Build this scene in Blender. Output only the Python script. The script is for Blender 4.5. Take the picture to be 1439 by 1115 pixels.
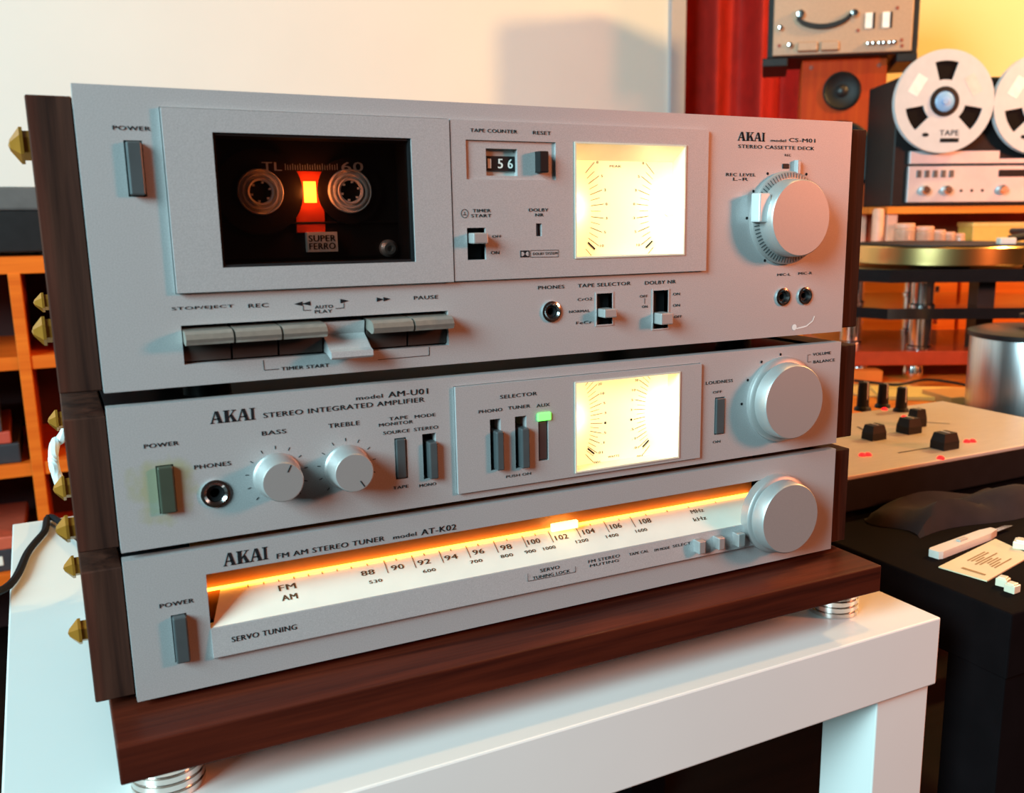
import bpy, bmesh, math, random
import numpy as np
from mathutils import Vector, Matrix
for o in list(bpy.data.objects): bpy.data.objects.remove(o)
S = bpy.context.scene
COL = S.collection
random.seed(7)
# ------------------------------------------------------------------ camera
FPX, PPX, PPY = 1352.05, 797.07, 583.0
CAM = np.array([-0.01694, -0.47106, 0.72555]); YAW, PITCH, ROLL = 0.4905, 0.20579, -0.00782
def cam_axes():
    f = np.array([math.sin(YAW)*math.cos(PITCH), math.cos(YAW)*math.cos(PITCH), -math.sin(PITCH)])
    r = np.array([math.cos(YAW), -math.sin(YAW), 0.0]); u = np.cross(r, f)
    return math.cos(ROLL)*r+math.sin(ROLL)*u, -math.sin(ROLL)*r+math.cos(ROLL)*u, f
CR, CU, CF = cam_axes()
cd = bpy.data.cameras.new('camera'); cam = bpy.data.objects.new('camera', cd); COL.objects.link(cam)
cd.sensor_width = 36; cd.lens = FPX/1439*36; cd.clip_start = 0.02; cd.clip_end = 50
cd.dof.use_dof = True; cd.dof.focus_distance = 0.60; cd.dof.aperture_fstop = 13
cd.shift_x = -(PPX-719.5)/1439; cd.shift_y = (PPY-557.5)/1439
m = Matrix((( CR[0], CU[0], -CF[0], CAM[0]), (CR[1], CU[1], -CF[1], CAM[1]), (CR[2], CU[2], -CF[2], CAM[2]), (0, 0, 0, 1)))
cam.matrix_world = m
S.camera = cam
# ------------------------------------------------------------------ world, lights, exposure
w = bpy.data.worlds.new('room_air'); S.world = w; w.use_nodes = True
w.node_tree.nodes['Background'].inputs[0].default_value = (1.0, 0.62, 0.5, 1)
w.node_tree.nodes['Background'].inputs[1].default_value = 0.02
def light(name, kind, loc, energy, color, size=0.3, target=None, sy=None, spread=None):
    l = bpy.data.lights.new(name, kind); l.energy = energy; l.color = color
    if kind == 'AREA':
        l.size = size
        if sy: l.shape = 'RECTANGLE'; l.size_y = sy
        if spread: l.spread = spread
    else: l.shadow_soft_size = size
    o = bpy.data.objects.new(name, l); COL.objects.link(o); o.location = loc
    if target is not None:
        o.rotation_euler = (Vector(target)-Vector(loc)).to_track_quat('-Z', 'Y').to_euler()
    return o
# outside the picture: the window at the left, the ceiling lamp that draws the shade line on the table,
# the lamp at the right that throws the recorder's shadow on the wall, the red-orange lamp at the right front
light('window_left_offscreen', 'AREA', (-1.95, -0.95, 1.65), 125, (0.58, 0.92, 1.0), 1.1, (0.0, 0.6, 0.75), 1.2)
light('ceiling_lamp_offscreen', 'POINT', (1.0, 0.068, 2.3), 36, (1.0, 0.47, 0.10), 0.06)
light('side_lamp_right_offscreen', 'POINT', (2.17, 0.40, 1.55), 70, (1.0, 0.57, 0.20), 0.05)
light('red_lamp_right_offscreen', 'POINT', (1.75, -1.00, 1.10), 78, (1.0, 0.26, 0.10), 0.15)
S.view_settings.view_transform = 'Standard'; S.view_settings.look = 'None'
S.view_settings.exposure = 0.2; S.view_settings.gamma = 1.0; S.view_settings.use_curve_mapping = False
# ------------------------------------------------------------------ pixel helpers
def ray(x, y): return CF + CR*(x-PPX)/FPX - CU*(y-PPY)/FPX
def onz(x, y, z): d = ray(x, y); return CAM + d*(z-CAM[2])/d[2]
def ony(x, y, Y): d = ray(x, y); return CAM + d*(Y-CAM[1])/d[1]
FH = np.array([math.sin(YAW), math.cos(YAW), 0]); RH = np.array([math.cos(YAW), -math.sin(YAW), 0])
def onb(x, y, b): d = ray(x, y); return CAM + d*b/(d@FH)
def loc_b(P): q = P-CAM; return q@RH, q@FH, P[2]          # right, forward, height
# ------------------------------------------------------------------ materials
MATS = {}
def mat(name, col, rough=0.5, metal=0.0, em=None, es=0.0, var=0.08, scale=60, bump=0.0, coat=0.0, spec=0.5, stretch=(1, 1, 1)):
    if name in MATS: return MATS[name]
    mt = bpy.data.materials.new(name); mt.use_nodes = True; nt = mt.node_tree; b = nt.nodes['Principled BSDF']
    b.inputs['Roughness'].default_value = rough; b.inputs['Metallic'].default_value = metal
    b.inputs['Coat Weight'].default_value = coat; b.inputs['Specular IOR Level'].default_value = spec
    tc = nt.nodes.new('ShaderNodeTexCoord'); mp = nt.nodes.new('ShaderNodeMapping'); mp.inputs['Scale'].default_value = stretch
    nz = nt.nodes.new('ShaderNodeTexNoise'); nz.inputs['Scale'].default_value = scale; nz.inputs['Detail'].default_value = 4
    nt.links.new(tc.outputs['Object'], mp.inputs[0]); nt.links.new(mp.outputs[0], nz.inputs['Vector'])
    cr = nt.nodes.new('ShaderNodeValToRGB'); nt.links.new(nz.outputs[0], cr.inputs[0])
    lo = [max(0, c*(1-var)) for c in col]; hi = [min(1, c*(1+var)) for c in col]
    cr.color_ramp.elements[0].color = (*lo, 1); cr.color_ramp.elements[1].color = (*hi, 1)
    cr.color_ramp.elements[0].position = .3; cr.color_ramp.elements[1].position = .7
    nt.links.new(cr.outputs[0], b.inputs['Base Color'])
    if bump:
        bp = nt.nodes.new('ShaderNodeBump'); bp.inputs['Strength'].default_value = bump; bp.inputs['Distance'].default_value = .001
        nt.links.new(nz.outputs[0], bp.inputs['Height']); nt.links.new(bp.outputs[0], b.inputs['Normal'])
    if em: b.inputs['Emission Color'].default_value = (*em, 1); b.inputs['Emission Strength'].default_value = es
    MATS[name] = mt; return mt
def wood(name, dark, light_, axis='Z', rough=0.45, scale=1.0, coat=0.0):
    mt = bpy.data.materials.new(name); mt.use_nodes = True; nt = mt.node_tree; b = nt.nodes['Principled BSDF']
    b.inputs['Roughness'].default_value = rough; b.inputs['Specular IOR Level'].default_value = .12; b.inputs['Coat Weight'].default_value = coat; b.inputs['Coat Roughness'].default_value = .25
    tc = nt.nodes.new('ShaderNodeTexCoord'); mp = nt.nodes.new('ShaderNodeMapping')
    s = {'X': (3, 60, 60), 'Y': (60, 3, 60), 'Z': (60, 60, 3)}[axis]; mp.inputs['Scale'].default_value = tuple(v*scale for v in s)
    nz = nt.nodes.new('ShaderNodeTexNoise'); nz.inputs['Scale'].default_value = 1.6; nz.inputs['Detail'].default_value = 6; nz.inputs['Distortion'].default_value = .8
    n2 = nt.nodes.new('ShaderNodeTexNoise'); n2.inputs['Scale'].default_value = 9; n2.inputs['Detail'].default_value = 3
    nt.links.new(tc.outputs['Object'], mp.inputs[0]); nt.links.new(mp.outputs[0], nz.inputs['Vector']); nt.links.new(mp.outputs[0], n2.inputs['Vector'])
    mx = nt.nodes.new('ShaderNodeMath'); mx.operation = 'MULTIPLY_ADD'; mx.inputs[1].default_value = .3
    nt.links.new(n2.outputs[0], mx.inputs[0]); nt.links.new(nz.outputs[0], mx.inputs[2])
    cr = nt.nodes.new('ShaderNodeValToRGB'); nt.links.new(mx.outputs[0], cr.inputs[0])
    cr.color_ramp.elements[0].color = (*dark, 1); cr.color_ramp.elements[1].color = (*light_, 1)
    cr.color_ramp.elements[0].position = .45; cr.color_ramp.elements[1].position = .85
    nt.links.new(cr.outputs[0], b.inputs['Base Color'])
    bp = nt.nodes.new('ShaderNodeBump'); bp.inputs['Strength'].default_value = .25; bp.inputs['Distance'].default_value = .0004
    nt.links.new(n2.outputs[0], bp.inputs['Height']); nt.links.new(bp.outputs[0], b.inputs['Normal'])
    MATS[name] = mt; return mt
ALU = mat('satin_aluminium', (.465, .46, .46), .50, .35, var=.16, scale=2200, bump=.12)
ALU2 = mat('satin_aluminium_trim', (.48, .475, .475), .48, .35, var=.14, scale=2200, bump=.10)
KNOB = mat('turned_aluminium', (.46, .45, .44), .46, .55, var=.05, scale=2500, bump=.05)
CHROME = mat('chrome', (.8, .8, .8), .15, 1.0, var=.03)
DKBTN = mat('grey_button_plastic', (.085, .10, .105), .35, .3, var=.1)
BLACK = mat('black_plastic', (.008, .008, .009), .5, var=.2, spec=.3)
BLACKM = mat('black_metal', (.015, .015, .017), .4, .2, var=.2)
INK = mat('black_ink', (.012, .012, .014), .7, var=.1, spec=.1)
BRASS = mat('brass', (.62, .26, .035), .3, .65, var=.1)
WALNUT_Z = wood('walnut_vertical', (.020, .0065, .0045), (.080, .026, .016), 'Z', .6)
WALNUT_X = wood('walnut_board', (.030, .005, .003), (.11, .019, .008), 'X', .48, .7, .08)
WHITE = mat('white_lacquer', (.80, .79, .76), .38, var=.02, scale=8)
ORANGEWOOD = wood('orange_pine', (.60, .15, .02), (.82, .28, .04), 'X', .5, .6)
# ------------------------------------------------------------------ mesh builder
class MB:
    def __init__(s): s.v = []; s.f = []; s.sm = []
    def add(s, vs, fs, smooth=False):
        n = len(s.v); s.v += [tuple(map(float, q)) for q in vs]; s.f += [tuple(i+n for i in f) for f in fs]; s.sm += [smooth]*len(fs); return s
    def box(s, x0, x1, y0, y1, z0, z1):
        return s.add([(x0,y0,z0),(x1,y0,z0),(x1,y1,z0),(x0,y1,z0),(x0,y0,z1),(x1,y0,z1),(x1,y1,z1),(x0,y1,z1)],
                     [(0,3,2,1),(4,5,6,7),(0,1,5,4),(1,2,6,5),(2,3,7,6),(3,0,4,7)])
    def rbox(s, x0, x1, y0, y1, z0, z1, b=.001, seg=2):
        bm = bmesh.new(); bmesh.ops.create_cube(bm, size=1)
        for v in bm.verts: v.co = ((x0+x1)/2+v.co.x*(x1-x0), (y0+y1)/2+v.co.y*(y1-y0), (z0+z1)/2+v.co.z*(z1-z0))
        b = min(b, .45*min(abs(x1-x0), abs(y1-y0), abs(z1-z0)))
        bmesh.ops.bevel(bm, geom=bm.edges[:], offset=b, segments=seg, profile=.5, affect='EDGES')
        bm.verts.index_update(); s.add([v.co[:] for v in bm.verts], [[v.index for v in f.verts] for f in bm.faces]); bm.free(); return s
    def lathe(s, c, prof, n=40, axis='-Y', smooth=True, a0=0):
        # prof: list of (r, h) ; h along axis from c
        ax = {'-Y': (Vector((1,0,0)), Vector((0,0,1)), Vector((0,-1,0))), 'Z': (Vector((1,0,0)), Vector((0,1,0)), Vector((0,0,1))),
              '-X': (Vector((0,1,0)), Vector((0,0,1)), Vector((-1,0,0))), 'X': (Vector((0,1,0)), Vector((0,0,1)), Vector((1,0,0)))}[axis]
        vs = []; fs = []; c = Vector(c); rings = []
        for r, h in prof:
            if r < 1e-7: rings.append([len(vs)]); vs.append(c+ax[2]*h)
            else:
                rings.append(list(range(len(vs), len(vs)+n)))
                for k in range(n):
                    t = a0+2*math.pi*k/n; vs.append(c+ax[0]*(r*math.cos(t))+ax[1]*(r*math.sin(t))+ax[2]*h)
        for A, B in zip(rings, rings[1:]):
            for k in range(n):
                a, b = A[k % len(A)], A[(k+1) % len(A)]; d, e = B[k % len(B)], B[(k+1) % len(B)]
                if len(A) == 1 and len(B) == 1: continue
                if len(A) == 1: fs.append((a, e, d))
                elif len(B) == 1: fs.append((a, b, d))
                else: fs.append((a, b, e, d))
        s.add(vs, fs, smooth); return s
    def tube(s, pts, r, n=8):
        P = [Vector(p) for p in pts]; Q = []
        for i in range(len(P)-1):
            p0 = P[max(i-1, 0)]; p1 = P[i]; p2 = P[i+1]; p3 = P[min(i+2, len(P)-1)]
            for k in range(8):
                t = k/8; Q.append(.5*((2*p1)+(p2-p0)*t+(2*p0-5*p1+4*p2-p3)*t*t+(3*p1-p0-3*p2+p3)*t**3))
        Q.append(P[-1]); vs = []; fs = []
        up = Vector((.3, .2, .9))
        for i, q in enumerate(Q):
            d = (Q[min(i+1, len(Q)-1)]-Q[max(i-1, 0)]).normalized(); a = d.cross(up).normalized(); b = d.cross(a)
            for k in range(n): t = 2*math.pi*k/n; vs.append(q+a*(r*math.cos(t))+b*(r*math.sin(t)))
        for i in range(len(Q)-1):
            for k in range(n): fs.append((i*n+k, i*n+(k+1) % n, (i+1)*n+(k+1) % n, (i+1)*n+k))
        fs.append(tuple(range(n))); fs.append(tuple(range((len(Q)-1)*n, len(Q)*n))[::-1])
        return s.add(vs, fs, True)
    def prism(s, poly, y0, y1, plane='XZ'):
        # poly list of 2D points extruded between y0 and y1 along the third axis
        n = len(poly); mk = {'XZ': lambda a, b, h: (a, h, b), 'YZ': lambda a, b, h: (h, a, b), 'XY': lambda a, b, h: (a, b, h)}[plane]
        vs = [mk(a, b, y0) for a, b in poly]+[mk(a, b, y1) for a, b in poly]
        return s.add(vs, [tuple(range(n)), tuple(range(n, 2*n))[::-1]]+[(i, (i+1) % n, n+(i+1) % n, n+i) for i in range(n)])
    def poly(s, pts): return s.add(pts, [tuple(range(len(pts)))])
    def quadline(s, a, b, w, y):
        dx, dz = b[0]-a[0], b[1]-a[1]; L = math.hypot(dx, dz) or 1; nx, nz = -dz/L*w/2, dx/L*w/2
        return s.add([(a[0]+nx, y, a[1]+nz), (b[0]+nx, y, b[1]+nz), (b[0]-nx, y, b[1]-nz), (a[0]-nx, y, a[1]-nz)], [(0, 1, 2, 3)])
    def build(s, name, mt, parent=None):
        me = bpy.data.meshes.new(name); me.from_pydata(s.v, [], s.f); me.polygons.foreach_set('use_smooth', s.sm)
        bm = bmesh.new(); bm.from_mesh(me); bmesh.ops.recalc_face_normals(bm, faces=bm.faces); bm.to_mesh(me); bm.free()
        if any(s.sm):
            try: me.set_sharp_from_angle(angle=math.radians(38))
            except Exception: pass
        me.materials.append(mt); o = bpy.data.objects.new(name, me); COL.objects.link(o)
        if parent: o.parent = parent
        return o
def tag(o, label, cat, group=None):
    o['label'] = label; o['category'] = cat
    if group: o['group'] = group
    return o
def thing(name, label, cat, loc=(0, 0, 0), rz=0, group=None):
    o = bpy.data.objects.new(name, None); COL.objects.link(o); o.location = tuple(map(float, loc)); o.rotation_euler = (0, 0, rz); o.empty_display_size = .03
    return tag(o, label, cat, group)
def structure(o): o['kind'] = 'structure'; return o
def plate(W0, W1, H0, H1, holes, y0, y1):
    """flat plate in XZ between y0 (front) and y1 with rectangular holes (x0,x1,z0,z1)"""
    xs = sorted({W0, W1, *[h[0] for h in holes], *[h[1] for h in holes]}); zs = sorted({H0, H1, *[h[2] for h in holes], *[h[3] for h in holes]})
    xs = [x for x in xs if W0 <= x <= W1]; zs = [z for z in zs if H0 <= z <= H1]
    solid = {}
    for i in range(len(xs)-1):
        for j in range(len(zs)-1):
            cx, cz = (xs[i]+xs[i+1])/2, (zs[j]+zs[j+1])/2
            solid[i, j] = not any(h[0] < cx < h[1] and h[2] < cz < h[3] for h in holes)
    vs = {}; V = []; F = []
    def vid(i, j, k):
        if (i, j, k) not in vs: vs[i, j, k] = len(V); V.append((xs[i], (y0, y1)[k], zs[j]))
        return vs[i, j, k]
    for (i, j), sd in solid.items():
        if not sd: continue
        F.append((vid(i, j, 0), vid(i+1, j, 0), vid(i+1, j+1, 0), vid(i, j+1, 0))); F.append((vid(i, j, 1), vid(i, j+1, 1), vid(i+1, j+1, 1), vid(i+1, j, 1)))
        for di, dj, a, b in ((-1, 0, (i, j), (i, j+1)), (1, 0, (i+1, j), (i+1, j+1)), (0, -1, (i, j), (i+1, j)), (0, 1, (i, j+1), (i+1, j+1))):
            if not solid.get((i+di, j+dj), False): F.append((vid(*a, 0), vid(*b, 0), vid(*b, 1), vid(*a, 1)))
    return MB().add(V, F)
# lettering -----------------------------------------------------------------
TCACHE = {}
def text_geo(t):
    if t in TCACHE: return TCACHE[t]
    c = bpy.data.curves.new('t', 'FONT'); c.body = t; c.resolution_u = 3; c.offset = 0.0; c.space_character = 1.08
    o = bpy.data.objects.new('t', c); COL.objects.link(o)
    dg = bpy.context.evaluated_depsgraph_get(); me = bpy.data.meshes.new_from_object(o.evaluated_get(dg))
    V = np.array([v.co[:2] for v in me.vertices]); F = [tuple(p.vertices) for p in me.polygons]
    bpy.data.objects.remove(o); bpy.data.curves.remove(c); bpy.data.meshes.remove(me)
    V = V-V.min(0); V = V/V.max(0)
    TCACHE[t] = (V, F); return V, F
def text_on(mb, t, P0, ex, ez):
    """text spanning vector ex (width) and ez (cap height) from lower left P0"""
    V, F = text_geo(t); P0 = np.array(P0, float); ex = np.array(ex, float); ez = np.array(ez, float)
    sh = ex/np.linalg.norm(ex)*np.linalg.norm(ez)*.07; mb.add([P0+ex*a*.97+ez*b for a, b in V], F)
    return mb.add([P0+sh+ex*a*.97+ez*b+np.array([0, -.00002, 0]) for a, b in V], F)
def akai_logo(mb, P0, w, h, y):
    """heavy condensed serif wordmark, each letter from straight strokes"""
    x, z = P0
    def q(pts): mb.poly([(x+a*w, y, z+b*h) for a, b in pts])
    def letterA(o, s):
        q([(o+.02*s, 0), (o+.14*s, 0), (o+.48*s, 1), (o+.40*s, 1)]); q([(o+.40*s, 1), (o+.66*s, 1), (o+.96*s, 0), (o+.66*s, 0)])
        q([(o+.22*s, .30), (o+.74*s, .30), (o+.74*s, .40), (o+.26*s, .40)])
        q([(o-.04*s, 0), (o+.28*s, 0), (o+.28*s, .07), (o-.04*s, .07)]); q([(o+.56*s, 0), (o+1.04*s, 0), (o+1.04*s, .07), (o+.56*s, .07)])
    def letterI(o, s):
        q([(o+.25*s, 0), (o+.75*s, 0), (o+.75*s, 1), (o+.25*s, 1)]); q([(o, 0), (o+s, 0), (o+s, .07), (o, .07)]); q([(o, .93), (o+s, .93), (o+s, 1), (o, 1)])
    letterA(0, .27)
    o, s = .295, .28
    q([(o+.08*s, 0), (o+.38*s, 0), (o+.38*s, 1), (o+.08*s, 1)]); q([(o-.02*s, 0), (o+.48*s, 0), (o+.48*s, .07), (o-.02*s, .07)]); q([(o-.02*s, .93), (o+.48*s, .93), (o+.48*s, 1), (o-.02*s, 1)])
    q([(o+.38*s, .42), (o+.80*s, .96), (o+.90*s, .96), (o+.38*s, .30)]); q([(o+.62*s, .93), (o+1.0*s, .93), (o+1.0*s, 1), (o+.62*s, 1)])
    q([(o+.46*s, .56), (o+.66*s, .66), (o+1.0*s, .03), (o+.70*s, .03)]); q([(o+.56*s, 0), (o+1.06*s, 0), (o+1.06*s, .07), (o+.56*s, .07)])
    letterA(.595, .27); letterI(.875, .125)
# ------------------------------------------------------------------ a hi-fi unit with its face mapped from the photograph
def homog(src, dst):
    A = []
    for (x, y), (u, v) in zip(src, dst):
        A.append([x, y, 1, 0, 0, 0, -u*x, -u*y, -u]); A.append([0, 0, 0, x, y, 1, -v*x, -v*y, -v])
    return np.linalg.svd(np.array(A, float))[2][-1].reshape(3, 3)
PW = .44
class Unit:
    def __init__(s, name, label, cat, z0, z1, corners):
        s.z0, s.h = z0, z1-z0
        s.root = thing(name, label, cat, (0, 0, z0)); s.H = homog(corners, [(0, s.h), (PW, s.h), (PW, 0), (0, 0)])
    def __call__(s, x, y):
        q = s.H@np.array([x, y, 1.0]); return q[0]/q[2], q[1]/q[2]
    def rect(s, x0, y0, x1, y1):
        ym, xm = (y0+y1)/2, (x0+x1)/2
        return s(x0, ym)[0], s(x1, ym)[0], s(xm, y1)[1], s(xm, y0)[1]
    def quad(s, *pts):          # TL TR BR BL
        q = [s(*p) for p in pts]; return (q[0][0]+q[3][0])/2, (q[1][0]+q[2][0])/2, (q[2][1]+q[3][1])/2, (q[0][1]+q[1][1])/2
    def deep(s, x, y, Y):       # local point at depth Y behind the pixel
        u, v = s(x, y); P = np.array([u, 0, s.z0+v]); d = P-CAM; q = CAM+d*(Y-CAM[1])/d[1]; return q[0], q[2]-s.z0
    def text(s, t, x0, y0, x1, y1, hp, parent, Y=-.0002, m_=None, name='lettering'):
        a = s(x0, y0); b = s(x1, y1); hgt = abs(s(x0, y0-hp/2)[1]-s(x0, y0+hp/2)[1]); v = (a[1]+b[1])/2
        mb = MB(); text_on(mb, t, (a[0], Y, v-hgt/2), (b[0]-a[0], 0, 0), (0, 0, hgt)); return mb.build(name, m_ or INK, parent)
    def logo(s, x0, y0, x1, y1, hp, parent):
        a = s(x0, y0); b = s(x1, y1); hgt = abs(s(x0, y0-hp/2)[1]-s(x0, y0+hp/2)[1]); mb = MB()
        akai_logo(mb, (a[0], (a[1]+b[1])/2-hgt/2), b[0]-a[0], hgt, -.0002); o = mb.build('brand_lettering', INK, parent); return o
    def line(s, pts, wmm, parent, Y=-.0002, name='printed_line', m_=None):
        mb = MB(); q = [s(*p) for p in pts]
        for a, b in zip(q, q[1:]): mb.quadline(a, b, wmm/1000, Y)
        return mb.build(name, m_ or INK, parent)
    def dot(s, x, y, rmm, mb, Y=-.0002):
        u, v = s(x, y); mb.poly([(u+rmm/1000*math.cos(k*math.pi/5), Y, v+rmm/1000*math.sin(k*math.pi/5)) for k in range(10)])
def cheek(U, x0, x1, zt, zb, y0=.008, y1=.255):
    o = MB().rbox(x0, x1, y0, y1, zb, zt, .0006, 1).build('side_panel', WALNUT_Z, U.root); o['label'] = 'walnut veneered side panel'; return o
def body_shell(U, zt):
    mb = MB(); t = .0015; x0, x1, y0, y1, z0, z1 = .001, PW-.001, .0065, .25, .003, zt
    mb.box(x0, x1, y0, y1, z0, z0+t); mb.box(x0, x1, y0, y1, z1-t, z1); mb.box(x0, x0+t, y0, y1, z0+t, z1-t); mb.box(x1-t, x1, y0, y1, z0+t, z1-t); mb.box(x0+t, x1-t, y1-t, y1, z0+t, z1-t)
    mb.box(x0+t, x1-t, .034, .036, z0+t, z1-t)
    o = mb.build('case', BLACKM, U.root); o['label'] = 'black sheet metal case'; return o
def unit_feet(U, drop, y_=(.05, .21)):
    for x in (.05, PW-.05):
        for y in y_: MB().lathe((x, y, .0035), [(0, 0), (.011, 0), (.012, -drop-.0035), (0, -drop-.0035)], 20, 'Z').build('foot', BLACK, U.root)
def jack(U, x, y, r, parent):
    u, v = U(x, y)
    o = MB().lathe((u, 0, v), [(r*.62, -.02), (r*.62, .0005), (r*.80, .0014), (r, .0010), (r*1.02, -.001)], 28).build('jack_socket', CHROME, parent); o['label'] = 'chrome ringed jack socket'
    MB().lathe((u, 0, v), [(r*.60, -.018), (r*.60, -.0008), (r*.34, -.0008), (r*.34, -.016)], 24).build('jack_sleeve', BLACK, o)
    return (u-r*.7, u+r*.7, v-r*.7, v+r*.7)
def hole_for_jack(U, x, y, r): u, v = U(x, y); return (u-r*.66, u+r*.66, v-r*.66, v+r*.66)
def grow(r, d): return (r[0]-d, r[1]+d, r[2]-d, r[3]+d)
def button(U, r, parent, out=.003, name='push_button', m_=None, back=.012, b=.0007):
    return MB().rbox(r[0], r[1], -out, back, r[2], r[3], b).build(name, m_ or DKBTN, parent)
def slide_switch(U, slot, lev, parent, out=.007):
    """dark slot lined with a metal edge and a square lever standing out of it"""
    o = plate(slot[0]-.0008, slot[1]+.0008, slot[2]-.0008, slot[3]+.0008, [slot], -.0004, .006).build('slide_switch', ALU2, parent)
    MB().box(slot[0], slot[1], .004, .006, slot[2], slot[3]).build('slot_floor', BLACK, o)
    MB().rbox(lev[0], lev[1], -out, .0045, lev[2], lev[3], .0006).build('lever', KNOB, o)
    return o
def knob(U, x, y, prof, parent, name='knob', n=64, mark=None):
    u, v = U(x, y); o = MB().lathe((u, 0, v), [(r/1000, h/1000) for r, h in prof], n).build(name, KNOB, parent)
    return o, u, v
GLASS = bpy.data.materials.new('smoked_window'); GLASS.use_nodes = True
def _glass(mt, tint, g):
    nt = mt.node_tree; nt.nodes.remove(nt.nodes['Principled BSDF']); out = nt.nodes['Material Output']
    tr = nt.nodes.new('ShaderNodeBsdfTransparent'); tr.inputs[0].default_value = (*tint, 1); gl = nt.nodes.new('ShaderNodeBsdfGlossy'); gl.inputs['Roughness'].default_value = .06
    fr = nt.nodes.new('ShaderNodeFresnel'); fr.inputs[0].default_value = 1.45; mx = nt.nodes.new('ShaderNodeMixShader')
    ml = nt.nodes.new('ShaderNodeMath'); ml.operation = 'MULTIPLY'; ml.inputs[1].default_value = g
    nt.links.new(fr.outputs[0], ml.inputs[0]); nt.links.new(ml.outputs[0], mx.inputs[0])
    nt.links.new(tr.outputs[0], mx.inputs[1]); nt.links.new(gl.outputs[0], mx.inputs[2]); nt.links.new(mx.outputs[0], out.inputs[0])
_glass(GLASS, (.80, .76, .74), .8)
CLEAR = bpy.data.materials.new('clear_plastic'); CLEAR.use_nodes = True; _glass(CLEAR, (.93, .92, .90), 1.0)
METER = mat('backlit_meter_card', (.86, .76, .52), .6, em=(1.0, .74, .32), es=.75, var=.02)
AMBERWALL = mat('meter_frame_plastic', (.75, .67, .52), .5, var=.03)
def meter(U, quad_px, parent, Y0, top_slope, depth=.010, fan=None):
    x0, x1, z0, z1 = quad_px
    o = bpy.data.objects.new('level_meter', None); 
    zt = z1-top_slope
    fr = MB()
    fr.add([(x0, Y0-.0002, z0), (x1, Y0-.0002, z0), (x1, Y0-.0002, z1), (x0, Y0-.0002, z1), (x0, depth, z0), (x1, depth, z0), (x1, depth, zt), (x0, depth, zt)],
           [(0, 1, 5, 4), (1, 2, 6, 5), (2, 3, 7, 6), (3, 0, 4, 7)])
    e = .0009
    for a in ((x0-e, x1+e, z0-e, z0), (x0-e, x1+e, z1, z1+e), (x0-e, x0, z0, z1), (x1, x1+e, z0, z1)): fr.box(a[0], a[1], Y0-.0006, Y0-.0001, a[2], a[3])
    f = fr.build('meter_frame', AMBERWALL, parent); f['label'] = 'cream meter window frame'
    MB().box(x0, x1, depth, depth+.001, z0, zt).build('meter_card', METER, f)
    # printing: two fans of ticks around pivots at the left and right edge
    pr = MB(); Y = depth-.0002; cz = z0+(zt-z0)*fan['cz']; H = zt-z0; Wd = x1-x0
    for side in (-1, 1):
        X = lambda f: x0+Wd*(f if side < 0 else .99-f)
        for k in range(fan['n']):
            t = -1+2*k/(fan['n']-1); a = math.radians(46)*t; zz = cz+H*.40*t; f0 = .225-.05*t*t; ln = .115 if k % 2 == 0 else .085
            sg = 1 if side < 0 else -1
            p, q = (X(f0), zz), (X(f0)+sg*Wd*ln*math.cos(a), zz+Wd*ln*math.sin(a))
            pr.quadline(p, q, .00034 if k % 2 == 0 else .00024, Y)
            if k % 2 == 0 and k//2 < len(fan['num']):
                tx = fan['num'][k//2]; wn = .0012*len(tx); xx = q[0]+sg*.0019
                text_on(pr, tx, (xx-wn/2, Y, q[1]-.0007), (wn, 0, 0), (0, 0, .0014))
        pr.quadline((X(.19), cz-H*.33), (X(.19)+(1 if side < 0 else -1)*Wd*.065, cz-H*.33-Wd*.055), .0010, Y-.0006)
    xm = (x0+x1)/2-Wd*.05
    text_on(pr, 'PEAK' if top_slope else 'WATTS', (xm-.004, Y, zt-.0035 if top_slope else z0+.0020), (.008, 0, 0), (0, 0, .0012))
    pr.build('meter_scale', INK, f)
    # lamp bulbs at both edges of the window
    for xx, en in ((x0+.0022, .030), (x1-.0040, .055)):
        pass
    MB().lathe((x1-.0030, depth, cz), [(.0032, 0), (.0030, .0012), (.0018, .0018), (0, .0020)], 20).build('needle_pivot', AMBERWALL, f)
    for xx, en in ((x0+.004, .018), (x1-.0045, .032)):
        l = light('meter_lamp', 'POINT', (xx, depth-.006, cz+.002), en, (1.0, .74, .38), .003); l.parent = U.root
    return f
# ------------------------------------------------------------------ room shell
WALLM = mat('white_wall_paint', (.84, .83, .79), .85, var=.015, scale=5, bump=.05)
YELLOWM = mat('yellow_wall_paint', (.80, .70, .38), .85, var=.02, scale=5)
FLOORM = wood('dark_floor_boards', (.006, .004, .003), (.016, .010, .007), 'X', .6, .1)
structure(MB().box(-3, 4, -2.5, 4, -.05, 0).build('floor', FLOORM))
WY = 1.95; wx = ony(940, 100, WY)[0]
structure(MB().box(-3, wx, WY, WY+.10, 0, 2.5).build('wall_back', WALLM))
TRIMM = mat('grey_trim_paint', (.50, .47, .50), .6, var=.02)
t0 = ony(940, 100, WY)[0]; t1 = ony(960, 100, WY)[0]
structure(MB().rbox(t0-.002, t1, WY-.012, WY+.112, 0, 2.5, .002).build('trim_1', TRIMM))
def bgbox(name, x0, x1, b0, b1, z0, z1, mt, bev=.003):
    """box whose sides follow the viewing frame: pixel columns x0,x1 at distance b0"""
    a0 = loc_b(onb(x0, 300, b0))[0]; a1 = loc_b(onb(x1, 300, b0))[0]; return a0, a1
def bgloc(a, b, z): P = CAM+RH*a+FH*b; return (P[0], P[1], z)
BZ = -YAW
def A_(x, y, b): return loc_b(onb(x, y, b))[0]
def Z_(x, y, b): return onb(x, y, b)[2]
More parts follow.
